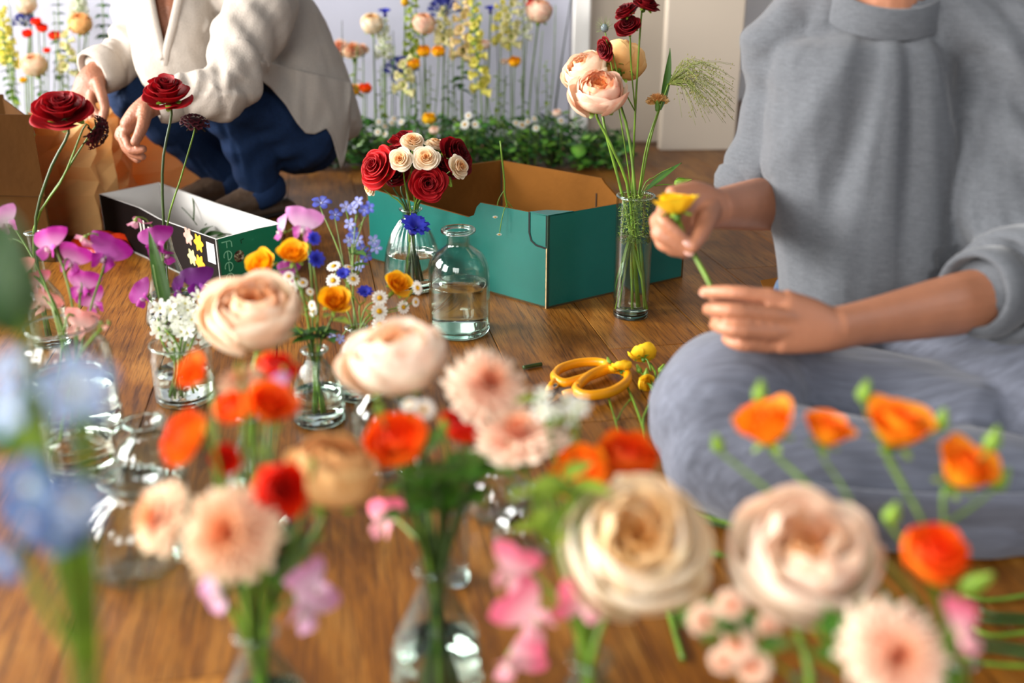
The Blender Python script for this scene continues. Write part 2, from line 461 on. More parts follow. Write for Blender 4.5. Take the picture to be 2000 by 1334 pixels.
put('bottom', bt.mesh('bottom', WHITEC, False), None, tr_)
dL = fL.normalized(); dR = fR.normalized()
nE = dR.cross(up); nE = nE.normalized() if nE.y < 0 else -nE.normalized()   # outward of green end
nS = dL.cross(up); nS = nS.normalized() if nS.dot(fR) < 0 else -nS.normalized()   # outward of black side
def strokes(A, dirv, n_out, lines, w, mat, name, parent):
    b = MB()
    for ln in lines:
        P = [A + dirv * s + up * z + n_out * 0.0009 for s, z in ln]
        vs = []; fs = []
        for i, p in enumerate(P):
            t = (P[min(i + 1, len(P) - 1)] - P[max(i - 1, 0)]).normalized()
            sd = t.cross(n_out).normalized() * w / 2
            vs += [p + sd, p - sd]
        for i in range(len(P) - 1): fs.append((2 * i, 2 * i + 1, 2 * i + 3, 2 * i + 2))
        b.add(vs, fs)
    return put(name, b.mesh(name, mat, False), None, parent)
def arc(cx, cz, r, a0, a1, n=18):
    return [(cx + r * math.cos(math.radians(a0 + (a1 - a0) * i / n)), cz + r * math.sin(math.radians(a0 + (a1 - a0) * i / n))) for i in range(n + 1)]
# word "Fee" turned a quarter turn clockwise, reading downwards on the green end
LX = 0.023
F_ = [[(LX - 0.012, 0.103), (LX + 0.009, 0.103)] + [], [(LX + 0.004, 0.103), (LX + 0.009, 0.1025), (LX + 0.0115, 0.100), (LX + 0.012, 0.0895)], [(LX, 0.103), (LX, 0.0895)]]
def e_rot(cz):
    return [[(LX, cz - 0.0095), (LX, cz + 0.0095)], arc(LX, cz, 0.0095, -90, 200)]
strokes(TF, dR, nE, F_ + e_rot(0.0735) + e_rot(0.0500) + e_rot(0.0265), 0.0024, INKG, 'lettering', tr_)
strokes(TF, dR, nE, [[(0.066, 0.0995), (0.058, 0.0985), (0.0585, 0.091)]], 0.0016, DARK, 'corner_mark', tr_)
m, nt, out = newmat('round_flower_picture'); L = nt.links.new
tcn = nd(nt, 'ShaderNodeTexCoord'); nz = nd(nt, 'ShaderNodeTexNoise', Scale=120.0, Detail=3.0); L(tcn.outputs['Object'], nz.inputs['Vector'])
rp = nd(nt, 'ShaderNodeValToRGB'); e = rp.color_ramp.elements
e[0].position = 0.40; e[0].color = lin('221a14') + (1,); e[1].position = 0.62; e[1].color = lin('c9c3ae') + (1,)
for ps, cc in ((0.48, '5d3a34'), (0.55, '7d7a52')):
    el = rp.color_ramp.elements.new(ps); el.color = lin(cc) + (1,)
L(nz.outputs[0], rp.inputs[0]); p_ = nd(nt, 'ShaderNodeBsdfPrincipled', Roughness=0.5); L(rp.outputs[0], p_.inputs[0]); L(p_.outputs[0], out.inputs[0])
PIC = m
def disc_on(A, dirv, n_out, s, z, r, mat, name, parent, n=24, star=0.0, k=5, off=0.001):
    b = MB()
    vs = [A + dirv * s + up * z + n_out * off]
    for i in range(n):
        a = 2 * math.pi * i / n; rr = r * (1 + star * math.cos(k * a))
        vs.append(A + dirv * (s + rr * math.cos(a)) + up * (z + rr * math.sin(a)) + n_out * off)
    b.add(vs, [(0, 1 + i, 1 + (i + 1) % n) for i in range(n)])
    return put(name, b.mesh(name, mat, False), None, parent)
disc_on(TF, dR, nE, 0.050, 0.066, 0.0125, PIC, 'round_picture', tr_)
# black side: white label with bars, four printed blossoms, big letters
LB = pbr('label_white', lin('cfcfd6'), 0.5)
def patch(A, dirv, n_out, s0, s1, z0, z1, mat, name, parent, off=0.0009):
    b = MB(); b.add([A + dirv * s + up * z + n_out * off for s, z in ((s0, z0), (s1, z0), (s1, z1), (s0, z1))], [(0, 1, 2, 3)])
    return put(name, b.mesh(name, mat, False), None, parent)
patch(TF, dL, nS, 0.010, 0.042, 0.058, 0.100, LB, 'label', tr_)
strokes(TF, dL, nS, [[(0.014, 0.096 - i * 0.0032), (0.026 + (i * 7 % 3) * 0.004, 0.096 - i * 0.0032)] for i in range(5)] + [[(0.014 + i * .003, 0.074), (0.014 + i * .003, 0.062)] for i in range(8)], 0.0013, DARK, 'label_print', tr_).location.z += 0
YEL = pbr('print_yellow', lin('d9a312'), 0.5, 60, 0.3); PNK = pbr('print_pink', lin('b88e80'), 0.5, 60, 0.3); CRM = pbr('print_cream', lin('b9b27d'), 0.5, 60, 0.3); ORG = pbr('print_amber', lin('e09a14'), 0.5, 60, 0.3)
for s, z, r, mt in ((0.075, 0.090, 0.017, YEL), (0.118, 0.096, 0.017, PNK), (0.078, 0.045, 0.017, ORG), (0.112, 0.052, 0.016, CRM)):
    disc_on(TF, dL, nS, s, z, r, mt, 'printed_blossom', tr_, 40, 0.22, 6)
lw_ = 0.007
strokes(TF, dL, nS, [[(0.345, 0.090), (0.345, 0.052), (0.338, 0.045), (0.328, 0.045)], [(0.328, 0.090), (0.328, 0.040)], [(0.305, 0.080), (0.305, 0.045)], [(0.288, 0.080), (0.288, 0.040)]], lw_, INKW, 'lettering', tr_)

# brown carton at the left edge with open flaps
BR = onz(110, 512); BRl = BR + Vector((-0.62, 0.05, 0)); bd = Vector((-0.21, 0.32, 0))
HB = 0.325
bc = thing('brown_carton', 'tall brown cardboard carton with open flap at the left edge', 'box', BR)
def pane_(name, A, B, z0, z1, t, inw, mat):
    b = wall_poly([(0, z1 - z0), (1, z1 - z0)], Vector(A) + up * z0, Vector(B) + up * z0, t, inw)
    return put(name, b.mesh(name, mat, False), None, bc)
pane_('front_wall', BRl, BR, 0, 0.148, 0.004, bd, KRAFTD)
pane_('front_flap', BRl - bd.normalized() * 0.004, BR - bd.normalized() * 0.004, 0.150, HB, 0.004, bd, KRAFTD)
pane_('side_wall', BR, BR + bd, 0, HB - 0.01, 0.004, BRl - BR, KRAFTD)
pane_('back_wall', BR + bd, BRl + bd, 0, HB + 0.0, 0.004, -bd, KRAFTD)
pane_('side_wall', BRl + bd, BRl, 0, HB, 0.004, BR - BRl, KRAFTD)
b = MB(); b.add([BR + up * .003, BR + bd + up * .003, BRl + bd + up * .003, BRl + up * .003, BR, BR + bd, BRl + bd, BRl], [(0, 1, 2, 3), (7, 6, 5, 4), (0, 4, 5, 1), (1, 5, 6, 2), (2, 6, 7, 3), (3, 7, 4, 0)]); put('bottom', b.mesh('bottom', KRAFTD, False), None, bc)
# kraft paper bags
def paper_bag(name, label, c, w, dpt, h, yaw, lean, mat, seed, flare=0.0):
    rg = random.Random(seed)
    t = thing(name, label, 'paper bag', c)
    M = Matrix.Translation(Vector(c)) @ Matrix.Rotation(yaw, 4, 'Z') @ Matrix.Rotation(lean, 4, 'X')
    # ring of points: corners and side creases
    base = [(-w / 2, -dpt / 2), (-w / 6, -dpt / 2), (w / 5, -dpt / 2), (w / 2, -dpt / 2), (w / 2, 0), (w / 2, dpt / 2), (w / 6, dpt / 2), (-w / 6, dpt / 2), (-w / 2, dpt / 2), (-w / 2, 0)]
    n = len(base); rows = 9
    vs = []
    for k in range(rows):
        f = k / (rows - 1)
        for i, (x, y) in enumerate(base):
            gx = 1.0 + flare * f
            xx = x * gx; yy = y * (1 - 0.25 * f)
            if i in (4, 9): xx *= 1 - 0.55 * f    # gusset folds in
            j = 0.006 + 0.007 * f if k > 0 else 0.0
            zz = h * f + (rg.uniform(-0.03, 0.02) if k == rows - 1 else 0)
            vs.append(Vector((xx + rg.uniform(-j, j), yy + rg.uniform(-j, j), zz)))
    fs = [(k * n + i, k * n + (i + 1) % n, (k + 1) * n + (i + 1) % n, (k + 1) * n + i) for k in range(rows - 1) for i in range(n)]
    b = MB(); b.add([M @ p for p in vs], fs); 
    o = put('bag_body', b.mesh('bag_body', mat, False), None, t)
    sd = o.modifiers.new('paper', 'SOLIDIFY'); sd.thickness = 0.0008
    fb = MB(); fb.add([M @ Vector((x, y, 0.001)) for x, y in base], [tuple(range(n))]); put('bag_base', fb.mesh('bag_base', mat, False), None, t)
    bm = MB(); fy = -dpt / 2 - 0.004
    return t
BAGM = pbr('kraft_paper', lin('f8cf8a'), 0.7, 9, 0.05, 0.15, 10, trans=0.45)
paper_bag('paper_bag', 'upright kraft paper bag between the brown carton and the tray', onz(165, 452), 0.17, 0.10, 0.27, -0.25, -0.05, BAGM, 4)
paper_bag('paper_bag', 'wide kraft paper bag under the hands of the crouching person', onz(285, 372), 0.30, 0.12, 0.26, 0.5, 0.05, BAGM, 9, 0.1)
paper_bag('paper_bag', 'small kraft paper bag standing behind the upright bag', onz(215, 400), 0.13, 0.10, 0.28, 0.2, 0.08, BAGM, 14)
# crumpled orange packet on the floor
ORNG = pbr('orange_film', lin('d93a12'), 0.25, 25, 0.2, 0.5, 30)
pk = MB(); n = 16; rg = random.Random(5); vs = []; fs = []
for j in range(n + 1):
    for i in range(n + 1):
        u, v = i / n * 2 - 1, j / n * 2 - 1
        h = max(0.0, (1 - u ** 4) * (1 - v ** 4)) ** 0.5
        z = 0.004 + 0.030 * h + (0.012 * noise.noise(Vector((u * 3, v * 3, 2))) if h > 0 else 0) * h
        vs.append((u * 0.075, v * 0.05, max(z, 0.002)))
fs = [(j * (n + 1) + i, j * (n + 1) + i + 1, (j + 1) * (n + 1) + i + 1, (j + 1) * (n + 1) + i) for j in range(n) for i in range(n)]
pk.add(vs, fs); base_ring = len(pk.v)
pk.add([(u * 0.075, v * 0.05, 0.0) for u, v in ((-1, -1), (1, -1), (1, 1), (-1, 1))], [(3, 2, 1, 0)])
o = put('orange_packet', pk.mesh('orange_packet', ORNG), Matrix.Translation(onz(206, 487)) @ Matrix.Rotation(-0.15, 4, 'Z')); tag(o, 'crumpled orange film packet on the floor behind the magenta sweet peas', 'packet')

# ------------------------------------------------------------------ glass vases
def vase(label, base, prof, wall=0.0022, water=0.0, mat=None, rib=0, ribamp=0.0, foot=0.008, group=None, name='glass_vase', cat='vase', seg=None, thick_base=True, tiltM=None):
    """prof: outer profile (r, z) from bottom to rim"""
    mat = mat or GLASS
    seg = seg or (rib * 6 if rib else 40)
    H_ = prof[-1][1]
    # smooth the profile
    n = 44
    P = [cromf(prof, i / (n - 1)) for i in range(n)]
    P = [(max(r, 0.002), z) for r, z in P]
    t = thing(name, label, cat, base, group)
    M = Matrix.Translation(Vector(base)) @ (tiltM or Matrix.Identity(4))
    outer = [(0.0005, P[0][1])] + P
    inner = [(max(r - wall, 0.0015), z) for r, z in reversed(P) if z > foot]
    inner = [(inner[0][0] + wall * 0.3, inner[0][1] + wall * 0.4)] + inner[1:]
    ring = outer + inner + [(inner[-1][0] * 0.9, foot), (0.0005, foot)]
    b = lathe(ring, seg, rib, ribamp, 0.004, H_ * 0.86)
    put('glass_body', b.mesh('glass_body', mat), M, t)
    # rolled lip
    rr = P[-1][0]
    lip = lathe([(rr - wall * 0.5 + 0.0021 * math.cos(a), H_ + 0.0004 + 0.0021 * math.sin(a)) for a in [2 * math.pi * k / 10 for k in range(11)]], seg)
    put('lip', lip.mesh('lip', THICK), M, t)
    if thick_base:
        fb = [(0.0005, 0.0008)] + [(max(r - 0.0006, 0.001), max(z, 0.0009)) for r, z in P if z < foot - 0.001] + [(max([r for r, z in P if z < foot + .003] or [P[0][0]]) - wall, foot - 0.001), (0.0005, foot - 0.0015)]
        put('base', lathe(fb, seg).mesh('base', THICK), M, t)
    if water > foot:
        wz = water
        pr = [(max(r - wall - 0.0003, 0.001), z) for r, z in P if foot + 0.0005 < z < wz]
        rt = pr[-1][0]
        wp = [(0.0005, foot + 0.0006), (pr[0][0] * 0.97, foot + 0.0006)] + pr + [(rt, wz), (0.0005, wz)]
        put('water', lathe(wp, 40).mesh('water', WATER), M, t)
    return t
V = {}
def vpos(key, px, py):
    V[key] = onz(px, py); return V[key]
# clear bottle in focus: cylinder, round shoulder, neck, thick lip
p0 = vpos('bottle', 899, 648)
vase('clear glass apothecary bottle half filled with water, no flowers in it', p0,
     [(0.046, 0.0), (0.053, 0.004), (0.0545, 0.02), (0.0545, 0.06), (0.0545, 0.105), (0.052, 0.128), (0.043, 0.147), (0.028, 0.159), (0.0215, 0.166), (0.0205, 0.175), (0.021, 0.184), (0.026, 0.188), (0.0265, 0.192)], 0.003, 0.094, GLASSG, name='glass_bottle', cat='bottle', foot=0.012)
# extra thick flange of that bottle
put('flange', lathe([(0.021 + 0.0062 + 0.0042 * math.cos(a), 0.191 + 0.0042 * math.sin(a)) for a in [2 * math.pi * k / 12 for k in range(13)]], 48).mesh('flange', THICK), Matrix.Translation(p0), [o for o in COL.objects if o.name == 'glass_bottle'][0])
vpos('bouquet', 808, 562)
vase('ribbed dome glass vase holding the dark red and cream rose bouquet', V['bouquet'],
     [(0.040, 0.0), (0.050, 0.004), (0.0545, 0.022), (0.055, 0.045), (0.050, 0.080), (0.038, 0.115), (0.024, 0.138), (0.018, 0.150), (0.0175, 0.158), (0.023, 0.166)], 0.0024, 0.075, GLASS, 24, 0.0042)
vpos('tall', 1231, 616)
vase('tall straight glass cylinder holding peach roses and red spray roses', V['tall'],
     [(0.0315, 0.0), (0.0335, 0.003), (0.0338, 0.05), (0.0342, 0.12), (0.0348, 0.19), (0.0352, 0.232)], 0.0022, 0.158, GLASS, name='glass_cylinder', foot=0.010)
vpos('redL', 103, 672)
vase('slim glass bud bottle holding the leftmost large red rose', V['redL'],
     [(0.028, 0.0), (0.032, 0.006), (0.032, 0.06), (0.030, 0.085), (0.018, 0.108), (0.0105, 0.125), (0.0098, 0.17), (0.0098, 0.195), (0.0135, 0.203)], 0.0018, 0.07, GLASS)
vpos('redC', 340, 632)
vase('conical glass flask holding the red rose in front of the black tray', V['redC'],
     [(0.040, 0.0), (0.047, 0.006), (0.0475, 0.02), (0.040, 0.05), (0.030, 0.09), (0.020, 0.125), (0.0155, 0.145), (0.015, 0.168), (0.0185, 0.180)], 0.002, 0.06, GLASS, 18, 0.001)
vpos('jarA', 155, 842)
vase('wide clear glass jar holding the pink and magenta sweet peas', V['jarA'],
     [(0.054, 0.0), (0.061, 0.005), (0.062, 0.03), (0.061, 0.10), (0.058, 0.125), (0.050, 0.142), (0.047, 0.150), (0.049, 0.163)], 0.003, 0.075, GLASS, 20, 0.0012)
vpos('jarB', 168, 934)
vase('straight clear glass tumbler in front of the sweet pea jar', V['jarB'],
     [(0.040, 0.0), (0.043, 0.004), (0.043, 0.05), (0.043, 0.10), (0.0435, 0.15)], 0.003, 0.06, GLASS, 14, 0.0012, foot=0.016)
vpos('white', 364, 778)
vase('low glass tumbler holding the white star flowers', V['white'],
     [(0.040, 0.0), (0.044, 0.004), (0.0445, 0.03), (0.0445, 0.06), (0.045, 0.092)], 0.003, 0.048, GLASS, 16, 0.0015, foot=0.012)
vpos('wild', 625, 822)
vase('ribbed conical glass bottle holding yellow spray roses and daisies', V['wild'],
     [(0.032, 0.0), (0.0365, 0.004), (0.0375, 0.015), (0.035, 0.045), (0.026, 0.075), (0.015, 0.093), (0.0125, 0.100), (0.013, 0.108), (0.0195, 0.114)], 0.0022, 0.05, GLASSG, 26, 0.0016)
vpos('daisy', 704, 772)
vase('ribbed glass bottle behind the large peach rose, holding daisies and blue flowers', V['daisy'],
     [(0.032, 0.0), (0.0365, 0.004), (0.0375, 0.015), (0.035, 0.045), (0.026, 0.075), (0.015, 0.093), (0.0125, 0.100), (0.013, 0.108), (0.0175, 0.114)], 0.0022, 0.05, GLASSG, 26, 0.0016)
vpos('bulbF', 264, 1112)
vase('round bulb glass vase with flared neck at the lower left, empty', V['bulbF'],
     [(0.034, 0.0), (0.044, 0.004), (0.053, 0.022), (0.0555, 0.042), (0.050, 0.066), (0.036, 0.084), (0.023, 0.094), (0.0195, 0.102), (0.026, 0.112), (0.034, 0.117)], 0.0024, 0, GLASSG, 14, 0.0015, tiltM=Matrix.Rotation(0.10, 4, 'Y'), thick_base=False)
vpos('bulbB', 300, 962)
vase('smaller bulb glass vase standing behind the round one, empty', V['bulbB'],
     [(0.026, 0.0), (0.035, 0.004), (0.043, 0.020), (0.045, 0.036), (0.041, 0.056), (0.030, 0.072), (0.0185, 0.081), (0.016, 0.088), (0.021, 0.097), (0.025, 0.101)], 0.0024, 0, GLASSG, 14, 0.0013, thick_base=False)
vpos('bud', 750, 935)
vase('pear-shaped glass bud vase with a small foot behind the orange ranunculus', V['bud'],
     [(0.025, 0.0), (0.026, 0.003), (0.016, 0.010), (0.0125, 0.018), (0.022, 0.034), (0.036, 0.060), (0.040, 0.080), (0.034, 0.104), (0.020, 0.122), (0.0135, 0.132), (0.017, 0.145)], 0.0022, 0, GLASSG, 0, thick_base=False)
vpos('crysA', 972, 1008)
vase('small cut glass vase with a wide shoulder behind the dark stems, empty', V['crysA'],
     [(0.026, 0.0), (0.032, 0.004), (0.037, 0.020), (0.036, 0.036), (0.026, 0.052), (0.015, 0.062), (0.013, 0.070), (0.018, 0.080)], 0.0024, 0, GLASS, 10, 0.003, thick_base=False)
vpos('crysB', 1022, 1082)
vase('small round glass vase with a pinched neck beside the pink sweet pea, empty', V['crysB'],
     [(0.026, 0.0), (0.032, 0.004), (0.0365, 0.018), (0.037, 0.032), (0.030, 0.050), (0.018, 0.062), (0.0135, 0.072), (0.019, 0.084)], 0.0024, 0, GLASS, 10, 0.002, thick_base=False)
vpos('tubeC', 892, 1138)
vase('thin glass test tube vase right of the front bottle neck', V['tubeC'],
     [(0.010, 0.0), (0.0145, 0.005), (0.0145, 0.03), (0.0145, 0.06), (0.0145, 0.095)], 0.002, 0.0, GLASS, 0, foot=0.012)
BOTT = [(0.032, 0.0), (0.038, 0.004), (0.040, 0.02), (0.0395, 0.06), (0.034, 0.085), (0.022, 0.110), (0.0145, 0.128), (0.0135, 0.145), (0.0175, 0.152)]
def front_vase(key, label, px, py, z, scale=1.0, mat=None, wat=0.07):
    p = onz(px, py, z); V[key] = Vector((p.x, p.y, 0)); V[key + '_z'] = z
    vase(label, V[key], [(r * scale, zz * z / 0.152) for r, zz in BOTT], 0.0024, wat, mat or GLASSG, 24, 0.0012)
front_vase('fL', 'ribbed glass bottle at the lower left holding the carnations and orange roses', 500, 1236, 0.140)
front_vase('fC', 'ribbed glass bottle at the lower centre holding the dark stemmed bunch', 848, 1108, 0.152)
front_vase('fR', 'ribbed glass bottle at the lower right of centre holding the creamy rose', 1152, 1285, 0.135)
V['mid'] = Vector((aty(495, 900, 1.03).x, 1.03, 0))
vase('slim glass bottle hidden behind the orange roses holding the tall peach rose', V['mid'], [(r * .85, z) for r, z in BOTT], 0.0024, 0.07, GLASSG, 24, 0.0012)
def off_vase(key, label, x, y, z=0.14):
    V[key] = Vector((x, y, 0)); vase(label, V[key], [(r, zz * z / 0.152) for r, zz in BOTT], 0.0024, 0.07, GLASSG, 24, 0.0012)
off_vase('rA', 'glass bottle holding the blush garden rose on the right', 0.225, 0.60, 0.135)
off_vase('rB', 'glass bottle holding the orange spray roses and green buds', 0.345, 0.63, 0.14)
off_vase('rC', 'glass bottle holding the peach carnation at the lower right', 0.315, 0.52, 0.13)
off_vase('nL', 'glass bottle in the nearest left corner holding the blurred blue flowers', -0.245, 0.42, 0.16)
# ------------------------------------------------------------------ petals, blooms, leaves
def ppatch(prof, span, c0, c1, spiral=0.06, ruf=0.03, freq=2.0, tip=0.2, nu=8, nv=7, seed=0.0, jag=0.0, base_w=0.4, blot=None, pw=2.2, cg=0.8):
    vs = []; cs = []
    for j in range(nv + 1):
        v = j / nv
        for i in range(nu + 1):
            u = i / nu * 2 - 1
            ve = v * (1 - tip * abs(u) ** pw)
            if jag and j == nv: ve -= jag * (i % 2)
            r, z = cromf(prof, min(max(ve, 0), 1))
            ang = u * span / 2 * (base_w + (1 - base_w) * min(1, v * 1.8) ** 0.8)
            r *= 1 + spiral * u
            w = ruf * v * v * (math.sin(freq * u * math.pi + seed) + 0.5 * math.sin(2.3 * freq * u + seed * 1.7))
            r += w * 0.7; z += w * 0.6
            vs.append((r * math.cos(ang), r * math.sin(ang), z))
            t = min(1, max(0, v ** cg + 0.10 * noise.noise(Vector((u * 2 + seed * 3, v * 2, seed)))))
            c = mixc(c0, c1, t)
            if blot is not None:
                k = max(0.0, noise.noise(Vector((u * 1.7 + seed * 5, v * 2.3, 3.3))) * 2.2)
                c = mixc(c, blot, min(0.45, k))
            cs.append(c)
    fs = [(j * (nu + 1) + i, j * (nu + 1) + i + 1, (j + 1) * (nu + 1) + i + 1, (j + 1) * (nu + 1) + i) for j in range(nv) for i in range(nu)]
    return MB().add(vs, fs, cs)
D = math.radians
# (n, profile, span, ruffle, freq, tip, spiral, z shift)
STY = {
 'garden': [
  (5, [(.05, .0), (.44, .0), (.88, .20), (1.04, .52), (1.08, .76)], D(104), .04, 1.3, .30, .05),
  (5, [(.05, .02), (.44, .04), (.86, .32), (.97, .70), (.89, .98)], D(108), .035, 1.5, .26, .07),
  (6, [(.05, .04), (.42, .10), (.76, .42), (.82, .82), (.72, 1.07)], D(98), .035, 1.7, .24, .08),
  (7, [(.05, .08), (.38, .22), (.64, .56), (.68, .92), (.56, 1.12)], D(88), .04, 2.0, .22, .10),
  (8, [(.04, .12), (.30, .36), (.52, .68), (.54, .98), (.42, 1.12)], D(80), .045, 2.2, .20, .12),
  (7, [(.04, .2), (.20, .46), (.36, .76), (.38, .98), (.29, 1.08)], D(84), .05, 2.4, .18, .13),
  (6, [(.03, .25), (.12, .5), (.22, .78), (.24, .96), (.18, 1.02)], D(95), .05, 2.6, .15, .14),
  (4, [(.01, .3), (.05, .5), (.10, .76), (.11, .90), (.08, .94)], D(120), .03, 2.0, .1, .16)],
 'red': [
  (5, [(.05, .0), (.42, .03), (.82, .18), (1.06, .36), (1.14, .30)], D(92), .05, 1.2, .34, .04),
  (5, [(.05, .02), (.40, .10), (.76, .36), (.92, .55), (1.0, .54)], D(100), .04, 1.3, .32, .06),
  (6, [(.05, .05), (.34, .22), (.60, .55), (.72, .70), (.80, .69)], D(100), .035, 1.4, .30, .08),
  (6, [(.04, .1), (.27, .38), (.45, .70), (.53, .82), (.59, .81)], D(105), .03, 1.5, .26, .10),
  (5, [(.03, .15), (.18, .48), (.30, .80), (.36, .90), (.40, .89)], D(120), .03, 1.5, .22, .13),
  (4, [(.02, .2), (.10, .55), (.18, .86), (.21, .95), (.23, .95)], D(150), .02, 1.5, .18, .18),
  (2, [(.01, .3), (.05, .6), (.08, .9), (.09, .97), (.09, .98)], D(220), .01, 1, .1, .25)],
 'ranunculus': [
  (5, [(.05, .0), (.5, .0), (.92, .18), (1.05, .46), (1.02, .70)], D(95), .05, 1.4, .30, .05),
  (5, [(.05, .02), (.46, .06), (.82, .30), (.88, .60), (.78, .80)], D(100), .05, 1.5, .28, .08),
  (5, [(.05, .05), (.38, .16), (.62, .42), (.64, .68), (.54, .82)], D(105), .05, 1.7, .25, .10),
  (5, [(.04, .1), (.25, .28), (.40, .55), (.40, .74), (.33, .82)], D(110), .04, 1.7, .2, .14),
  (3, [(.02, .2), (.10, .42), (.18, .64), (.18, .76), (.13, .79)], D(150), .02, 1.5, .15, .2)],
 'spray': [   # half-open small spray rose, cone shaped
  (5, [(.04, .0), (.34, .10), (.66, .50), (.92, .92), (1.05, 1.02)], D(105), .06, 1.3, .34, .05),
  (5, [(.04, .03), (.30, .18), (.56, .60), (.72, .98), (.78, 1.08)], D(110), .06, 1.4, .30, .08),
  (4, [(.03, .06), (.22, .25), (.38, .66), (.46, 1.0), (.48, 1.10)], D(125), .05, 1.5, .26, .12),
  (3, [(.02, .1), (.12, .35), (.20, .75), (.22, 1.02), (.22, 1.08)], D(160), .03, 1.5, .2, .18)],
 'carnation': [
  (9, [(.05, .10), (.16, .30), (.48, .42), (.86, .40), (1.08, .28)], D(66), .17, 3.4, .22, .03),
  (9, [(.05, .12), (.15, .36), (.40, .56), (.74, .62), (.94, .56)], D(66), .18, 3.6, .22, .03),
  (8, [(.04, .15), (.13, .42), (.32, .68), (.56, .80), (.70, .80)], D(58), .19, 3.8, .20, .03),
  (7, [(.03, .18), (.10, .46), (.22, .76), (.36, .94), (.46, .98)], D(62), .19, 3.8, .18, .03),
  (5, [(.02, .2), (.06, .5), (.12, .82), (.18, 1.0), (.22, 1.05)], D(70), .10, 3.0, .15, .03)],
}
JAG = {'carnation': 0.05}
# palettes: outer -> inner list of (base colour, tip colour); last repeats
PAL = {
 'peach': [('e9dfae', 'fef2e4'), ('f4dcb8', 'fef2e4'), ('f8d6b4', 'fef0e0'), ('f9ceaa', 'fdeada'), ('f8c294', 'fce0c6'), ('f4a868', 'f9caa0'), ('ec8a42', 'f3b074'), ('e2702a', 'ee9852')],
 'blush': [('eae0b4', 'fef5ec'), ('f5dec2', 'fff6ee'), ('f9dac6', 'fff5ee'), ('f9d6be', 'fef2e8'), ('f6caa6', 'fce6d2'), ('f0b27c', 'f7d0aa'), ('e89c56', 'f0b884'), ('de8e46', 'eab074')],
 'buff': [('f0e4ba', 'fff8ec'), ('f8e8c8', 'fffaf2'), ('fae4c4', 'fff8f0'), ('f6d8a4', 'fdf0d8'), ('f0c07c', 'f8dcb0'), ('e6a854', 'f1c486'), ('dc963e', 'eab268'), ('cc802c', 'e09a4a')],
 'pinkrose': [('ead9ae', 'fceadc'), ('f6cfb4', 'fde8da'), ('f8c2a8', 'fce2d2'), ('f8bfa0', 'fbdcc8'), ('f8b48a', 'fad2b0'), ('f49a5c', 'f8be8c'), ('ee8440', 'f4aa6c'), ('e2702a', 'ee9852')],
 'apricot': [('f0b85c', 'fcd69c'), ('f2b25a', 'fbd296'), ('f4ac56', 'fbcf94'), ('f2a24e', 'f8c488'), ('ee9644', 'f4ba7c'), ('e88a38', 'f0ac6a'), ('e28030', 'eca25e'), ('de7c2c', 'ea9e5c')],
 'red': [('5e020a', 'aa0c18'), ('66020c', 'b20c16'), ('60020a', 'b20e18'), ('540208', 'a80c16'), ('48020c', '980c16'), ('3e020c', '860a14'), ('34020a', '700810')],
 'redbright': [('7c020a', 'c80e14'), ('84020a', 'd20e14'), ('7e020a', 'd01018'), ('740208', 'c40e14'), ('68020c', 'b20e14'), ('5e020c', 'a00a12'), ('50020a', '8c0810')],
 'darkred': [('3a0208', '860814'), ('42020c', '8c0812'), ('3c020a', '860a14'), ('340208', '7c0a14'), ('2e020c', '6e0a14'), ('28020c', '600812'), ('20020a', '52080e')],
 'cream': [('e4d6a0', 'fbf0de'), ('f0dcb2', 'fcefdc'), ('f4d2a4', 'faead0'), ('f4c890', 'f8e0ba'), ('f0b874', 'f5d2a0'), ('eaa658', 'f0c088'), ('e09442', 'ecb070')],
 'orange': [('ffa81c', 'ff6e14'), ('ff8a18', 'ff6010'), ('fc6e10', 'ff560c'), ('f6560a', 'ff4c0a'), ('ec4408', 'fa4008'), ('da3206', 'ee3406')],
 'tangerine': [('ffc028', 'ff9418'), ('ffa81c', 'ff8414'), ('ff9014', 'ff760e'), ('fa780e', 'ff660c'), ('f0600a', 'f85808'), ('e04c06', 'ea4806')],
 'vermilion': [('f2440a', 'fa340a'), ('ea3008', 'f62808'), ('dc2406', 'ea2006'), ('c81a06', 'da1a06'), ('b01404', 'c41404')],
 'yellow': [('f6b414', 'fbc41c'), ('f4a60c', 'f9b612'), ('f29a08', 'f6aa0c'), ('ea8c06', 'f09a08'), ('e07c04', 'e68a06')],
 'lemon': [('f2c21a', 'fad42c'), ('f2b610', 'f8c818'), ('eaa60a', 'f2b810'), ('e29806', 'eaa80a')],
 'carn': [('e2561a', 'fff0d6'), ('e05016', 'ffecd0'), ('de4a12', 'fee4c4'), ('da420e', 'fbd4a8'), ('d63c0c', 'f6bc84')],
 'carnpink': [('e8743e', 'fff4e6'), ('e66c36', 'fff0e0'), ('e4642e', 'feead8'), ('e05a28', 'fbdcc2'), ('dc5020', 'f7c8a4')],
}
BLOT = {'peach': 'f0b48c', 'blush': 'f0bfa4', 'pinkrose': 'ee9c80', 'buff': 'f2cf9c'}
MC = {}
def layer_patch(style, pal, li, var, nu, nv):
    n, prof, span, ruf, fq, tip, spi = STY[style][li]
    pl = PAL[pal]; c0, c1 = pl[min(li, len(pl) - 1)]
    if style == 'carnation': nu = 12
    wm = (1.0, .985, .90) if style in ('garden', 'carnation') else (1, 1, 1)
    c0 = tuple(a * b for a, b in zip(lin(c0), wm)); c1 = tuple(a * b for a, b in zip(lin(c1), wm))
    return ppatch(prof, span, c0, c1, spi, ruf, fq, tip, nu, nv, 1.3 * var + 0.7 * li, JAG.get(style, 0.0), blot=lin(BLOT[pal]) if pal in BLOT else None, pw=1.35 if style == 'red' else 2.2, cg=1.7 if style == 'carnation' else 0.8)
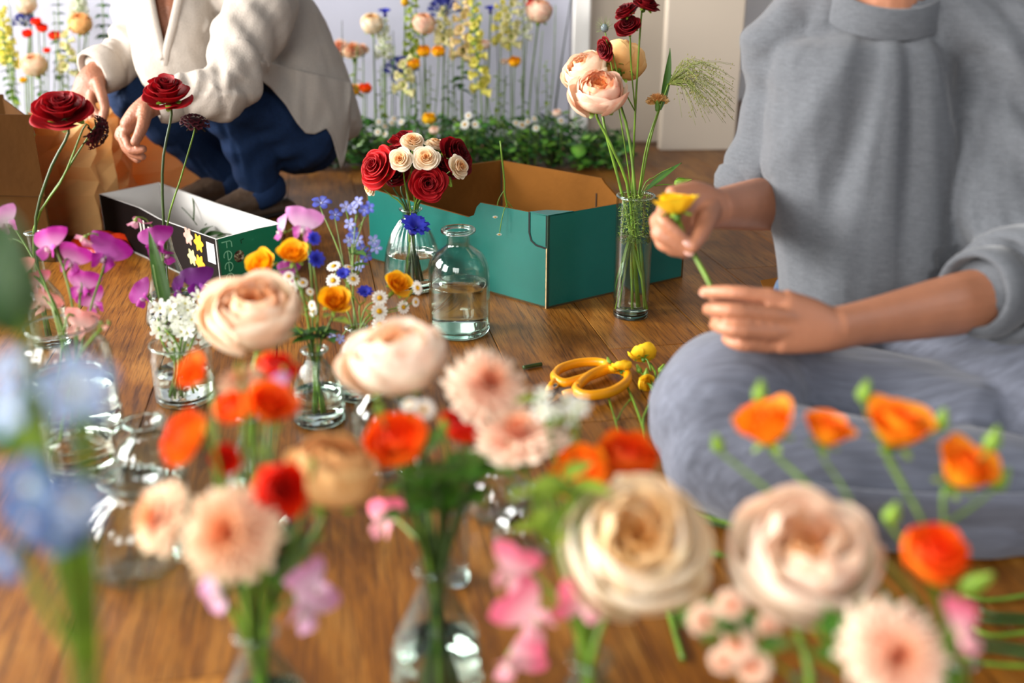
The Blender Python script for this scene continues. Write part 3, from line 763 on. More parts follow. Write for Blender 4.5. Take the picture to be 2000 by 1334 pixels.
def bloom(parent, M, style, pal, detail, seed=0, name='bloom'):
    """bloom part: inner petals joined; its outer petals are sub-parts when detail"""
    rg = random.Random(seed); lays = STY[style]
    cut = (len(lays) - 2) if detail else 0
    key = ('core', style, pal, cut, seed % 3)
    if key not in MC:
        b = MB(); r2 = random.Random(11 + seed % 3)
        for li in range(cut, len(lays)):
            n = lays[li][0]; a0 = r2.uniform(0, 6)
            for k in range(n):
                pt = layer_patch(style, pal, li, r2.randrange(3), 5 if not detail else 6, 4 if not detail else 6)
                b.mb(pt, Matrix.Rotation(a0 + 2 * math.pi * k / n + r2.uniform(-.12, .12), 4, 'Z') @ Matrix.Rotation(r2.uniform(-.07, .07), 4, 'Y'))
        MC[key] = b.mesh(name, PETAL)
    o = put(name, MC[key], M, parent)
    for li in range(cut):
        n = lays[li][0]; a0 = rg.uniform(0, 6)
        for k in range(n):
            var = rg.randrange(3); pk_ = ('petal', style, pal, li, var)
            if pk_ not in MC: MC[pk_] = layer_patch(style, pal, li, var, 9, 8).mesh('petal', PETAL)
            Mp = M @ Matrix.Rotation(a0 + 2 * math.pi * k / n + rg.uniform(-.14, .14), 4, 'Z') @ Matrix.Rotation(rg.uniform(-.13, .15), 4, 'Y') @ Matrix.Rotation(rg.uniform(-.10, .10), 4, 'X') @ Matrix.Scale(rg.uniform(.93, 1.08), 4)
            put('petal', MC[pk_], Mp, o)
    return o
def leaf_mb(c0, c1, width=0.32, fold=0.25, droop=0.3, jag=0.0, nv=8):
    vs = []; fs = []; cs = []
    for j in range(nv + 1):
        v = j / nv
        w = width * math.sin(math.pi * min(1, v * 0.97 + 0.03)) ** 0.8 * (1 - 0.35 * v)
        if jag and j % 2: w *= 1 + jag
        z = -droop * v * v
        for u in (-1, -0.5, 0, 0.5, 1):
            vs.append((u * w, v, z + fold * abs(u) * w - (0.02 if u == 0 else 0)))
            cs.append(mixc(c0, c1, 0.75 * v * 0.5 + (0.5 if u == 0 else 0.1)))
    for j in range(nv):
        for i in range(4): fs.append((j * 5 + i, j * 5 + i + 1, (j + 1) * 5 + i + 1, (j + 1) * 5 + i))
    return MB().add(vs, fs, cs)
def leaf_mesh(kind):
    if ('leaf', kind) in MC: return MC[('leaf', kind)]
    g = {'dark': ('16380f', '3c6a22'), 'mid': ('2f5c16', '5f8f2c'), 'light': ('6c8c20', '9fb040'), 'blade': ('2c5522', '5f8a3a')}[kind]
    b = leaf_mb(lin(g[0]), lin(g[1]), 0.09 if kind == 'blade' else 0.36, 0.3, 0.12 if kind == 'blade' else 0.35)
    MC[('leaf', kind)] = b.mesh('leaf', LEAF)
    return MC[('leaf', kind)]
def put_leaf(parent, loc, d, size, kind='mid', roll=0.0, name='leaf'):
    """leaf whose length runs along d"""
    d = Vector(d).normalized(); h = Vector((0, 0, 1)) if abs(d.z) < .95 else Vector((0, -1, 0))
    x = d.cross(h).normalized(); z = x.cross(d)
    R = Matrix((x, d, z)).transposed().to_4x4()
    return put(name, leaf_mesh(kind), Matrix.Translation(Vector(loc)) @ R @ Matrix.Rotation(roll, 4, 'Y') @ Matrix.Scale(size, 4), parent)
def calyx_mesh(kind):
    k = ('calyx', kind)
    if k in MC: return MC[k]
    b = MB(); g0, g1 = lin('4f7a1e'), lin('86a83a')
    if kind == 'rose':
        for i in range(5):
            s = ppatch([(.08, -.10), (.22, -.05), (.42, .05), (.62, .02), (.74, -.10)], D(34), g0, g1, 0, .02, 1, .5, 4, 5)
            b.mb(s, Matrix.Rotation(i * D(72), 4, 'Z'))
        b.mb(tube([(0, 0, -.34), (0, 0, -.26), (0, 0, -.12), (0, 0, 0.0)], [.07, .15, .17, .10], 8, g0))
    elif kind == 'tube':
        b.mb(tube([(0, 0, -.62), (0, 0, -.52), (0, 0, -.2), (0, 0, .12), (0, 0, .2)], [.07, .20, .24, .22, .20], 10, g0))
        for i in range(5): b.mb(ppatch([(.20, .1), (.24, .2), (.30, .3), (.36, .4), (.4, .46)], D(60), g0, g1, 0, 0, 1, .8, 4, 4), Matrix.Rotation(i * D(72), 4, 'Z'))
    MC[k] = b.mesh('calyx', LEAF)
    return MC[k]
def jit(a, rg): return rg.uniform(-a, a)
SEED = [0]
def nseed():
    SEED[0] += 1; return SEED[0]
NECK = {'bouquet': (.158, .010), 'tall': (.228, .020), 'redL': (.20, .004), 'redC': (.175, .007), 'jarA': (.155, .034), 'jarB': (.145, .03), 'white': (.088, .028), 'wild': (.108, .007), 'daisy': (.108, .008),
        'fL': (.135, .008), 'fC': (.147, .009), 'fR': (.130, .008), 'mid': (.148, .006), 'rA': (.130, .007), 'rB': (.135, .008), 'rC': (.125, .007), 'nL': (.155, .008)}
def stem_pts(vk, head, hdir, size, rg, n=14, bow=0.0):
    b = V[vk]; nz_, nr_ = NECK[vk]
    dx = Vector((head.x - b.x, head.y - b.y, 0)); dl = dx.normalized() if dx.length > 1e-4 else Vector((1, 0, 0))
    lowr = nr_ * 1.2
    p0 = Vector((b.x, b.y, 0)) - dl * lowr * 0.8 + Vector((jit(lowr * .5, rg), jit(lowr * .5, rg), 0.018))
    p1 = Vector((b.x, b.y, nz_)) + dl * nr_ * 0.7 + Vector((jit(nr_ * .5, rg), jit(nr_ * .5, rg), 0))
    end = head - Vector(hdir).normalized() * size * 0.15
    p2 = p1.lerp(end, 0.5) + Vector((jit(.006, rg), jit(.006, rg), 0.01)) + Vector((bow, 0, 0))
    return spline([p0, p1, p2, end - Vector(hdir).normalized() * size * 0.5, end], n)
def start_flower(name, label, cat, pts, group):
    return thing(name, label, cat, pts[0], group)
def stem_part(t, pts, r=0.0022, mat=None, r1=None):
    R = [r + ((r1 or r * 0.8) - r) * i / (len(pts) - 1) for i in range(len(pts))]
    return put('stem', tube(pts, R, 7).mesh('stem', mat or STEM), None, t)
def headpos(vk, px, py, dy): return aty(px, py, V[vk].y + dy)
def dep(p): return (p - CAM).dot(FWD)
def rose(vk, label, px, py, w, dy=0.0, hdir=(0, -.35, .9), style='garden', pal='peach', detail=True, group=None, r=0.0025, mat=None, leaves=0, lk='mid', name='garden_rose', cat='rose', bow=0.0, calyx='rose', squash=1.0):
    sd = nseed(); rg = random.Random(sd)
    h = headpos(vk, px, py, dy); s = w / 2 / FPX * dep(h)
    hd = Vector(hdir).normalized()
    hb = h - hd * s * 0.42 * squash
    pts = stem_pts(vk, hb, hd, s, rg, bow=bow)
    t = start_flower(name, label, cat, pts, group)
    stem_part(t, pts, r, mat)
    M = frame(hb, hd, rg.uniform(0, 6)) @ Matrix.Diagonal((s * .93, s * .93, s * .93 * squash, 1))
    bloom(t, M, style, pal, detail, sd)
    put('calyx', calyx_mesh(calyx), frame(hb, hd, rg.uniform(0, 6), s * .93), t)
    for k in range(leaves):
        i = int(len(pts) * (0.5 + 0.35 * k / max(1, leaves))); a = rg.uniform(0, 6)
        put_leaf(t, pts[i], (math.cos(a), math.sin(a) * .7, .5), 0.035 + rg.uniform(0, .012), lk)
    return t
# ---- sweet pea blossom, facing +Z with +Y up
def pea_meshes(pal):
    k = ('pea', pal)
    if k in MC: return MC[k]
    cs_ = {'magenta': ('e6b4d4', 'bc2c9c', 'c840ae'), 'purple': ('c06ab8', '8c1478', 'a0208c'), 'pink': ('f2d4d8', 'e07ca8', 'e8a0bc'), 'coral': ('f6d8cc', 'f09890', 'f2b4a8'), 'lilac': ('f0dce8', 'd488c4', 'cf60b4'), 'rosepink': ('f4d0d4', 'ec6e8c', 'f2a6b4'), 'dusky': ('ecd4e0', 'cf8fb4', 'dba6c6'), 'violet': ('7a2a8c', '5c1066', '7c1488')}[pal]
    a, b_, c_ = [lin(x) for x in cs_]
    nu, nv = 12, 9; vs = []; col = []
    for j in range(nv + 1):
        v = j / nv
        for i in range(nu + 1):
            u = i / nu * 2 - 1
            w = 1.02 * math.sin(min(1, v * .86 + .06) * math.pi * .62) ** .7
            y = v * 1.25 * (1 - .22 * u * u) - .12 * (1 - abs(u)) ** 3 * v ** 4 - .25
            z = -.42 * u * u * v + .10 * math.sin(u * 7 + 1) * v ** 3 - .18 * v * v + .10 * v
            vs.append((u * w, y, z)); col.append(mixc(a, b_, min(1, v * 1.3 + .12 * abs(u))))
    st = MB().add(vs, [(j * (nu + 1) + i, j * (nu + 1) + i + 1, (j + 1) * (nu + 1) + i + 1, (j + 1) * (nu + 1) + i) for j in range(nv) for i in range(nu)], col)
    wings = []
    for sgn in (-1, 1):
        vs = []; col = []; nu2, nv2 = 6, 6
        for j in range(nv2 + 1):
            v = j / nv2
            for i in range(nu2 + 1):
                u = i / nu2 * 2 - 1
                w = .42 * math.sin(min(1, v * .9 + .08) * math.pi * .7) ** .7
                vs.append((sgn * (.10 + .34 * v * v + .12 * u * v), -.18 - .34 * v + u * w * .8, .10 + .52 * v - .12 * u * u + .05 * math.sin(u * 5)))
                col.append(mixc(a, c_, min(1, .35 + v * .8)))
        wings.append(MB().add(vs, [(j * (nu2 + 1) + i, j * (nu2 + 1) + i + 1, (j + 1) * (nu2 + 1) + i + 1, (j + 1) * (nu2 + 1) + i) for j in range(nv2) for i in range(nu2)], col).mesh('wing', PETAL))
    kl = tube([(0, -.22, .02), (0, -.34, .22), (0, -.30, .42), (0, -.18, .5)], [.05, .13, .11, .03], 7, mixc(a, (.8, .85, .6), .4)).mesh('keel', PETAL)
    cx = MB().mb(tube([(0, -.3, -.32), (0, -.26, -.2), (0, -.22, .0)], [.06, .16, .2], 7, lin('7f9a3a'))).mesh('calyx', LEAF)
    MC[k] = (st.mesh('blossom', PETAL), wings, kl, cx)
    return MC[k]
def pea_blossom(t, loc, face, s, pal, roll=0.0):
    st, wings, kl, cx = pea_meshes(pal)
    M = frame(loc, face, roll, s)
    o = put('blossom', st, M, t)
    for w in wings: put('wing', w, M, o)
    put('keel', kl, M, o); put('calyx', cx, M, o)
    return M @ Vector((0, -.3, -.34))
def sweet_pea(vk, label, blos, dy=0.0, group=None, mat=None, tend=True):
    """blos: list of (px, py, w, face, pal, roll[, dy])"""
    sd = nseed(); rg = random.Random(sd)
    info = []
    for bl in blos:
        px, py, w, face, pal, roll = bl[:6]; d2 = bl[6] if len(bl) > 6 else 0
        h = headpos(vk, px, py, dy + d2); info.append((h, w / 2 / FPX * dep(h), face, pal, roll))
    top = info[0][0] + Vector((0, 0.012, 0.006))
    pts = stem_pts(vk, top, (0, 0, 1), 0.01, rg, 18)
    t = thing('sweet_pea', label, 'sweet pea', pts[0], group)
    b = tube(pts, [0.0017] * len(pts), 6)
    for (h, s, face, pal, roll) in info:
        back = pea_blossom(t, h, face, s * .98, pal, roll)
        k = min(range(len(pts) // 2, len(pts)), key=lambda i: (pts[i] - back).length + (0.02 if pts[i].z > back.z + .03 else 0))
        q = pts[max(k - 1, 0)]
        b.mb(tube(spline([q, q.lerp(back, .5) + Vector((0, 0, .012)), back], 7), 0.0011, 5))
    put('stem', b.mesh('stem', mat or STEM), None, t)
    return t
# ---- small heads, all facing +Z, unit radius
def rays(n, prof, span, c0, c1, tip=.35, layers=1, nu=4, nv=4, ruf=.02, jag=0):
    b = MB()
    for l in range(layers):
        for k in range(n):
            b.mb(ppatch([(r * (1 - .25 * l), z + .1 * l) for r, z in prof], span, c0, c1, 0, ruf, 1.3, tip, nu, nv, k * 1.7, jag, .35), Matrix.Rotation(2 * math.pi * (k + .5 * l) / n, 4, 'Z'))
    return b
def dome(r, h, c0, c1, seg=12, rows=5):
    vs = []; cs = []
    for j in range(rows):
        a = math.pi / 2 * j / (rows - 1)
        for k in range(seg):
            t = 2 * math.pi * k / seg
            vs.append((r * math.cos(a) * math.cos(t), r * math.cos(a) * math.sin(t), h * math.sin(a))); cs.append(mixc(c0, c1, j / (rows - 1)))
    fs = [(j * seg + k, j * seg + (k + 1) % seg, (j + 1) * seg + (k + 1) % seg, (j + 1) * seg + k) for j in range(rows - 1) for k in range(seg)]
    return MB().add(vs, fs, cs)
def ball(r, c0, c1, seg=12, rows=9, sq=1.0):
    vs = []; cs = []
    for j in range(rows):
        a = math.pi * (j / (rows - 1) - .5)
        for k in range(seg):
            t = 2 * math.pi * k / seg
            vs.append((r * math.cos(a) * math.cos(t), r * math.cos(a) * math.sin(t), r * sq * math.sin(a))); cs.append(mixc(c0, c1, j / (rows - 1)))
    return MB().add(vs, [(j * seg + k, j * seg + (k + 1) % seg, (j + 1) * seg + (k + 1) % seg, (j + 1) * seg + k) for j in range(rows - 1) for k in range(seg)], cs)
def small_head(kind):
    k = ('sh', kind)
    if k in MC: return MC[k]
    r = {}
    if kind == 'daisy':
        r['head'] = rays(13, [(.25, .0), (.5, .06), (.8, .05), (1.0, -.02)], D(26), lin('f2efe2'), lin('fbfaf4'))
        r['disc'] = dome(.36, .24, lin('c88a08'), lin('f2c21c'))
    elif kind == 'star':
        r['head'] = rays(6, [(.05, 0), (.35, .22), (.7, .32), (1.0, .28)], D(52), lin('dfe6c4'), lin('f6f7f0'), .5)
        r['disc'] = ball(.16, lin('a8b24c'), lin('e8cf50'), 8, 6)
    elif kind == 'blue':
        r['head'] = rays(5, [(.05, 0), (.4, .18), (.75, .22), (1.0, .12)], D(62), lin('8f9ae0'), lin('4a55c4'), .4)
        r['disc'] = ball(.14, lin('3a3a9a'), lin('dfe0f0'), 8, 6)
    elif kind == 'paleblue':
        r['head'] = rays(5, [(.05, 0), (.4, .18), (.75, .22), (1.0, .12)], D(58), lin('b9bde8'), lin('7f88d0'), .45)
        r['disc'] = ball(.14, lin('4a4a9a'), lin('e4e0ea'), 8, 6)
    elif kind in ('nearblue', 'neardeep'):
        ca, cb = ('c4cfe2', '7f9ac6') if kind == 'nearblue' else ('8ea6cc', '31558e')
        r['head'] = rays(5, [(.05, 0), (.4, .2), (.75, .26), (1.0, .14)], D(64), lin(ca), lin(cb), .35)
        r['disc'] = ball(.16, lin('cfd6c4'), lin('eef0ea'), 8, 6)
    elif kind == 'corn':
        r['head'] = rays(9, [(.08, .1), (.3, .45), (.7, .7), (1.0, .72)], D(44), lin('2c2c9c'), lin('3d46c8'), .3, 2, 6, 4, .04, .12)
        r['disc'] = ball(.3, lin('24244e'), lin('4a3a9c'), 8, 6)
    elif kind == 'scab':
        b = MB(); rg = random.Random(7)
        for i in range(34):
            f = i / 34; a = i * 2.399; rr = .95 * math.sqrt(f)
            p = ppatch([(.02, 0), (.10, .16), (.24, .24), (.32, .20)], D(150), lin('1c0208'), lin('420612'), .1, .06, 2, .2, 5, 3, i)
            b.mb(p, Matrix.Translation((rr * math.cos(a), rr * math.sin(a), .42 * (1 - f))) @ Matrix.Rotation(a, 4, 'Z') @ Matrix.Rotation(.9 * rr, 4, 'Y'))
        b.mb(dome(.8, .38, lin('180208'), lin('2a040c')))
        r['head'] = b
        r['bracts'] = rays(9, [(.2, -.05), (.5, -.12), (.9, -.2), (1.15, -.34)], D(16), lin('2c3a1c'), lin('20140f'), .6)
    elif kind == 'agap':
        b = MB(); g = MB(); rg = random.Random(3)
        for i in range(26):
            a = i * 2.399; el = D(10 + 75 * (i / 26))
            d = Vector((math.cos(a) * math.cos(el), math.sin(a) * math.cos(el), math.sin(el)))
            g.mb(tube([(0, 0, -.1), d * .3, d * .62], .02, 4, lin('56702c')))
            b.mb(rays(5, [(.03, 0), (.07, .2), (.12, .32), (.2, .4)], D(60), lin('5358a8'), lin('2c3590'), .4, 1, 2, 3), frame(d * .58, d, 0, 1.0))
        r['head'] = b; r['stalks'] = g
    elif kind == 'nigella':
        b = MB().mb(ball(.42, lin('4f5a5c'), lin('8a9aa0'), 12, 9, 1.1)); rg = random.Random(2)
        r['head'] = b; h = MB()
        for i in range(46):
            a = i * 2.399; z = rg.uniform(-.5, .9); q = math.sqrt(1 - min(.9, z * z)); d = Vector((math.cos(a) * q, math.sin(a) * q, z))
            h.mb(tube([d * .35, d * .75 + Vector((0, 0, .1)), d * 1.1 + Vector((0, 0, .26))], [.016, .012, .006], 3, lin('8a9a5c')))
        r['bracts'] = h
    elif kind == 'bud':
        r['head'] = MB().mb(tube([(0, 0, -.9), (0, 0, -.75), (0, 0, -.2), (0, 0, .35), (0, 0, .9), (0, 0, 1.5)], [.2, .5, .72, .55, .22, .05], 9, lin('7ca32c')))
        s = MB()
        for i in range(5): s.mb(ppatch([(.5, -.7), (.78, -.2), (.6, .35), (.3, .95), (.2, 1.5)], D(40), lin('5f8a20'), lin('98b844'), 0, 0, 1, .5, 3, 5), Matrix.Rotation(i * D(72), 4, 'Z'))
        r['sepals'] = s
    elif kind == 'bell':
        r['head'] = MB().mb(tube([(0, 0, 0), (0, 0, .2), (0, 0, .8), (0, 0, 1.3), (0, 0, 1.5)], [.12, .3, .42, .52, .72], 9, None, False))
    names = {'daisy': 'flower_head', 'star': 'flower_head', 'blue': 'flower_head', 'paleblue': 'flower_head', 'nearblue': 'flower_head', 'neardeep': 'flower_head', 'corn': 'flower_head', 'scab': 'flower_head', 'agap': 'florets', 'nigella': 'seed_pod', 'bud': 'bud', 'bell': 'bell'}
    MC[k] = {('head' if q == 'head' else q): bb.mesh(names[kind] if q == 'head' else q, LEAF if q in ('sepals', 'stalks') or kind in ('bud', 'nigella') else PETAL) for q, bb in r.items()}
    MC[('shn', kind)] = names[kind]
    return MC[k]
def put_small(t, kind, loc, face, s, roll=0.0):
    h = small_head(kind); M = frame(loc, face, roll, s)
    o = put(MC[('shn', kind)], h['head'], M, t)
    for q in h:
        if q != 'head': put(q, h[q], M, o)
    return o
def multi(vk, name, label, cat, heads, dy=0.0, group=None, r=0.0013, mat=None, fork=0.55, leaves=0, lk='mid', kinds=None):
    """one branching stem with several small heads: (px, py, w, face, kind[, dy])"""
    sd = nseed(); rg = random.Random(sd)
    inf = []
    for hd in heads:
        h = headpos(vk, hd[0], hd[1], dy + (hd[5] if len(hd) > 5 else 0)); inf.append((h, hd[2] / 2 / FPX * dep(h), Vector(hd[3]).normalized(), hd[4]))
    cen = sum((i[0] for i in inf), Vector()) / len(inf)
    top = inf[0][0] - inf[0][2] * inf[0][1] * .3
    b_ = V[vk]; nz_, nr_ = NECK[vk]
    pts = stem_pts(vk, top, inf[0][2], inf[0][1], rg, 16)
    t = thing(name, label, cat, pts[0], group)
    b = tube(pts, [r * (1.2 - .5 * i / 15) for i in range(16)], 6)
    for n, (h, s, f, kd) in enumerate(inf):
        if n:
            q = pts[int(7 + 6 * rg.random())]
            e = h - f * s * .2
            if q.z > e.z: q = pts[7]
            b.mb(tube(spline([q, q.lerp(e, .55) + Vector((0, 0, -.004)), e - f * s * .6, e], 8), r * .65, 5))
        if kd in PAL_ROSE: 
            st, pl = PAL_ROSE[kd]
            bloom(t, frame(h - f * s * .4, f, rg.uniform(0, 6), s), st, pl, s > 0.017, nseed()); put('calyx', calyx_mesh('rose'), frame(h - f * s * .4, f, rg.uniform(0, 6), s), t)
        else: put_small(t, kd, h, f, s, rg.uniform(0, 6))
    put('stem', b.mesh('stem', mat or STEM), None, t)
    for k in range(leaves):
        i = rg.randrange(8, 14); a = rg.uniform(0, 6)
        put_leaf(t, pts[i], (math.cos(a), math.sin(a) * .7, .4), rg.uniform(.022, .038), lk)
    return t
PAL_ROSE = {'r_orange': ('ranunculus', 'orange'), 'r_tang': ('spray', 'tangerine'), 'r_orspray': ('spray', 'orange'), 'r_verm': ('ranunculus', 'vermilion'), 'r_yellow': ('spray', 'yellow'), 'r_lemon': ('ranunculus', 'lemon'), 'r_dark': ('red', 'darkred'), 'r_cream': ('red', 'cream'), 'r_red': ('red', 'red'), 'c_pink': ('carnation', 'carnpink')}
# ------------------------------------------------------------------ flowers in the vases
# two large red roses with dark scabious
rose('redL', 'leftmost large dark red rose beside the brown carton', 121, 213, 112, 0.0, (0.12, -.42, .9), 'red', 'red', name='red_rose', r=.0026, mat=STEMD, leaves=0)
multi('redL', 'scabious', 'drooping near black scabious beside the leftmost red rose', 'scabious', [(188, 262, 56, (.75, -.1, -.45), 'scab')], 0.02, None, .0018)
multi('redL', 'scabious', 'small near black scabious behind the drooping one at the hand', 'scabious', [(196, 240, 30, (.5, .4, .4), 'scab')], 0.05, None, .0016)
rose('redC', 'large dark red rose in front of the blue jeans', 325, 178, 96, 0.0, (0.05, -.35, .93), 'red', 'red', name='red_rose', r=.0026, mat=STEMD, squash=1.15)
multi('redC', 'scabious', 'upright near black scabious right of the red rose in front of the jeans', 'scabious', [(380, 240, 48, (.25, -.25, .95), 'scab')], 0.0, None, .0016)
# bouquet
B = 'bouquet'; gB = 'bouquet of red and cream roses in the ribbed vase'
for lab, px, py, w, dy, hd, st, pal in (
    ('bright red rose at the left of the bouquet', 736, 326, 84, -.03, (-.55, -.65, .5), 'red', 'redbright'),
    ('deep red rose facing the viewer at the front of the bouquet', 836, 357, 74, -.05, (.12, -.95, .12), 'red', 'red'),
    ('dark red rose at the right end of the bouquet', 893, 302, 80, .01, (.75, -.35, .5), 'red', 'darkred'),
    ('dark red rose at the very top of the bouquet', 792, 272, 66, .05, (-.1, -.1, .95), 'red', 'red'),
    ('dark red rose between the cream roses on the left of the bouquet', 772, 300, 64, .03, (-.3, -.3, .9), 'red', 'red'),
    ('dark red rose hidden behind the front rose of the bouquet', 866, 328, 58, .02, (.3, -.4, .8), 'red', 'darkred'),
    ('dark red rose low behind the left of the bouquet', 775, 340, 50, .0, (-.3, -.5, .5), 'red', 'darkred')):
    rose(B, lab, px, py, w, dy, hd, st, pal, name='red_rose', r=.0022, mat=STEMD, group=gB)
for lab, px, py, w, dy, hd in (
    ('cream spray rose at the top of the bouquet', 806, 276, 48, -.01, (.1, -.55, .8)),
    ('cream spray rose facing the viewer, left of the central pair', 782, 311, 46, -.06, (-.1, -.9, .45)),
    ('cream spray rose facing the viewer, right of the central pair', 832, 309, 50, -.06, (.12, -.85, .5)),
    ('cream spray rose seen from the side at the right of the bouquet', 897, 326, 48, -.03, (.75, -.55, .45)),
    ('cream spray rose at the back of the bouquet beside the red one', 851, 281, 40, .02, (.3, -.1, .9)),
    ('cream spray rose bud hanging at the lower left of the bouquet', 722, 366, 36, -.01, (-.75, -.5, -.05))):
    rose(B, lab, px, py, w, dy, hd, 'red', 'cream', name='spray_rose', r=.0016, group=gB)
multi(B, 'rose_bud', 'closed green rose bud under the cream rose at the right of the bouquet', 'bud', [(875, 353, 22, (.4, -.5, -.5), 'bud')], -.02)
multi(B, 'cornflower', 'violet blue cornflower resting on the neck of the bouquet vase', 'cornflower', [(806, 452, 60, (.35, -.45, .8), 'corn')], -.055, None, .0014)
# tall cylinder
T = 'tall'
rose(T, 'open peach garden rose at the front of the tall cylinder', 1168, 186, 112, -.03, (-.05, -.55, .83), 'garden', 'pinkrose', r=.003, leaves=0)
rose(T, 'pale peach garden rose at the left behind the front one', 1146, 142, 96, .03, (-.5, -.35, .8), 'garden', 'peach', r=.003)
rose(T, 'cream peach garden rose seen from behind on the right', 1216, 122, 96, .06, (.35, .55, .75), 'garden', 'apricot', r=.003)
multi(T, 'spray_rose', 'branching dark crimson spray rose with four blooms at the top', 'rose', [(1262, 6, 52, (.3, -.2, .9), 'r_dark'), (1222, 22, 44, (-.5, -.2, .8), 'r_dark'), (1226, 52, 50, (-.3, -.5, .7), 'r_dark'), (1181, 96, 40, (-.8, -.5, -.1), 'r_dark')], .0, None, .0019, None, leaves=0)
multi(T, 'nigella_pod', 'grey love-in-a-mist seed pod with fine bracts above the peach roses', 'seed pod', [(1181, 55, 36, (-.2, -.2, .95), 'nigella')], .0, None, .0012)
rose(T, 'peach carnation turned away beside the grass plume', 1284, 196, 44, .0, (.0, .35, .9), 'carnation', 'apricot', name='carnation', cat='carnation', calyx='tube', detail=False, r=.0018)
multi(T, 'lisianthus_bud', 'pale green bud with a cream tip leaning right of the cylinder', 'bud', [(1330, 357, 30, (.95, .1, .25), 'bud')], .02, None, .0012)
t = multi(T, 'narrow_leaf', 'long narrow green leaf leaning out of the tall cylinder', 'leaf', [(1310, 328, 3, (.8, .1, .6), 'bud')], .02, None, .0012)
put_leaf(t, headpos(T, 1262, 372, .0), headpos(T, 1322, 318, .02) - headpos(T, 1262, 372, .0), 0.085, 'blade', 0.5)
# grass plume
g = headpos(T, 1305, 165, 0.0); rg = random.Random(8)
pts = stem_pts(T, g, (.3, 0, 1), .01, rg)
t = thing('grass_plume', 'feathery green grass plume spreading right of the peach roses', 'grass', pts[0])
stem_part(t, pts, .0019)
hb = MB(); sb = MB()
for i in range(95):
    f = rg.random()
    ex, ey = 1330 + 108 * rg.random() ** .7, 125 + 125 * rg.random()
    e = headpos(T, ex, ey, rg.uniform(-.05, .05)); mid = g.lerp(e, .5) + Vector((0, 0, .02 + .01 * rg.random()))
    L_ = spline([g, mid, e], 8)
    hb.mb(tube(L_, [.00055, .0005, .0005, .0004, .0004, .00035, .0003, .0003], 3, lin('8f9c4c')))
    for q in range(5):
        k = rg.uniform(.45, 1); p = L_[min(7, int(k * 7))] + Vector((rg.uniform(-.01, .01), rg.uniform(-.01, .01), rg.uniform(-.012, .008)))
        sb.mb(ball(.0011, lin('7a7c3c'), lin('a8a05c'), 5, 4, 1.4), Matrix.Translation(p))
o = put('plume_hairs', hb.mesh('plume_hairs', LEAF), None, t); tag(o, kind='stuff')
o = put('plume_seeds', sb.mesh('plume_seeds', LEAF), None, t); tag(o, kind='stuff')
put_leaf(t, headpos(T, 1290, 215, 0), headpos(T, 1310, 125, 0) - headpos(T, 1290, 215, 0), .105, 'blade', .4)
# fine moss in the cylinder mouth
mb_ = MB()
for i in range(700):
    a = rg.uniform(0, 6.28); r_ = .029 * math.sqrt(rg.random()); z = rg.uniform(.145, .236)
    c = V[T] + Vector((r_ * math.cos(a), r_ * math.sin(a), z)); d = Vector((rg.gauss(0, 1), rg.gauss(0, 1), rg.gauss(.4, 1))).normalized() * .008
    mb_.mb(tube([c - d * .5, c + d * .5], [.0009, .0003], 3, mixc(lin('48661a'), lin('8fa53a'), rg.random())))
o = put('moss', mb_.mesh('moss', LEAF)); tag(o, 'fine green moss packed in the mouth of the tall cylinder', 'moss', kind='stuff')

# sweet peas in the wide jar
J = 'jarA'; gp = 'sweet peas in the wide glass jar'
sweet_pea(J, 'lilac pink sweet pea cut off by the left edge', [(12, 432, 62, (.3, -.8, .2), 'lilac', .5), (4, 480, 40, (-.2, -.8, .1), 'coral', 0)], .12, gp)
sweet_pea(J, 'magenta sweet pea with two blooms under the leftmost red rose', [(97, 478, 74, (-.1, -.9, .3), 'magenta', .3), (142, 508, 66, (.25, -.9, .1), 'magenta', -.5)], .10, gp)
sweet_pea(J, 'drooping magenta sweet pea above the jar rim', [(160, 558, 66, (.1, -.9, .25), 'magenta', -.2), (182, 590, 58, (.3, -.85, .1), 'magenta', .4)], .08, gp)
sweet_pea(J, 'deep magenta sweet pea in front of the orange packet', [(207, 497, 84, (.35, -.85, .2), 'purple', -.6), (165, 468, 50, (-.3, -.7, -.3), 'pink', 2.6)], .12, gp)
sweet_pea(J, 'salmon pink sweet pea beside the dark leaf', [(46, 528, 56, (-.4, -.85, .1), 'coral', .2), (76, 552, 50, (.2, -.9, .2), 'rosepink', .2)], .06, gp)
sweet_pea(J, 'pink and white sweet pea in front of the slim bottle neck', [(84, 592, 60, (.1, -.9, .3), 'coral', -.7)], .05, gp)
sweet_pea(J, 'salmon sweet pea hanging over the jar rim', [(155, 634, 66, (.15, -.95, .1), 'coral', -.3)], .03, gp)
sweet_pea('white', 'magenta sweet pea arching left of the low tumbler', [(278, 578, 62, (-.2, -.9, .25), 'purple', .9)], .05)
sweet_pea('white', 'magenta sweet pea with several blooms before the flask neck', [(305, 472, 70, (.1, -.8, .4), 'purple', .2), (318, 498, 60, (.2, -.9, -.1), 'purple', 1.6), (268, 433, 44, (-.3, -.3, -.8), 'pink', 2.8)], .10)
sweet_pea('white', 'violet sweet pea above the white star flowers', [(385, 552, 66, (.1, -.95, .2), 'violet', .1), (350, 562, 46, (-.4, -.8, .1), 'violet', .8)], .06)
sweet_pea('jarB', 'pale green sweet pea tendril with leaves beside the low tumbler', [(205, 640, 12, (.1, -.9, .2), 'coral', 0)], .05)
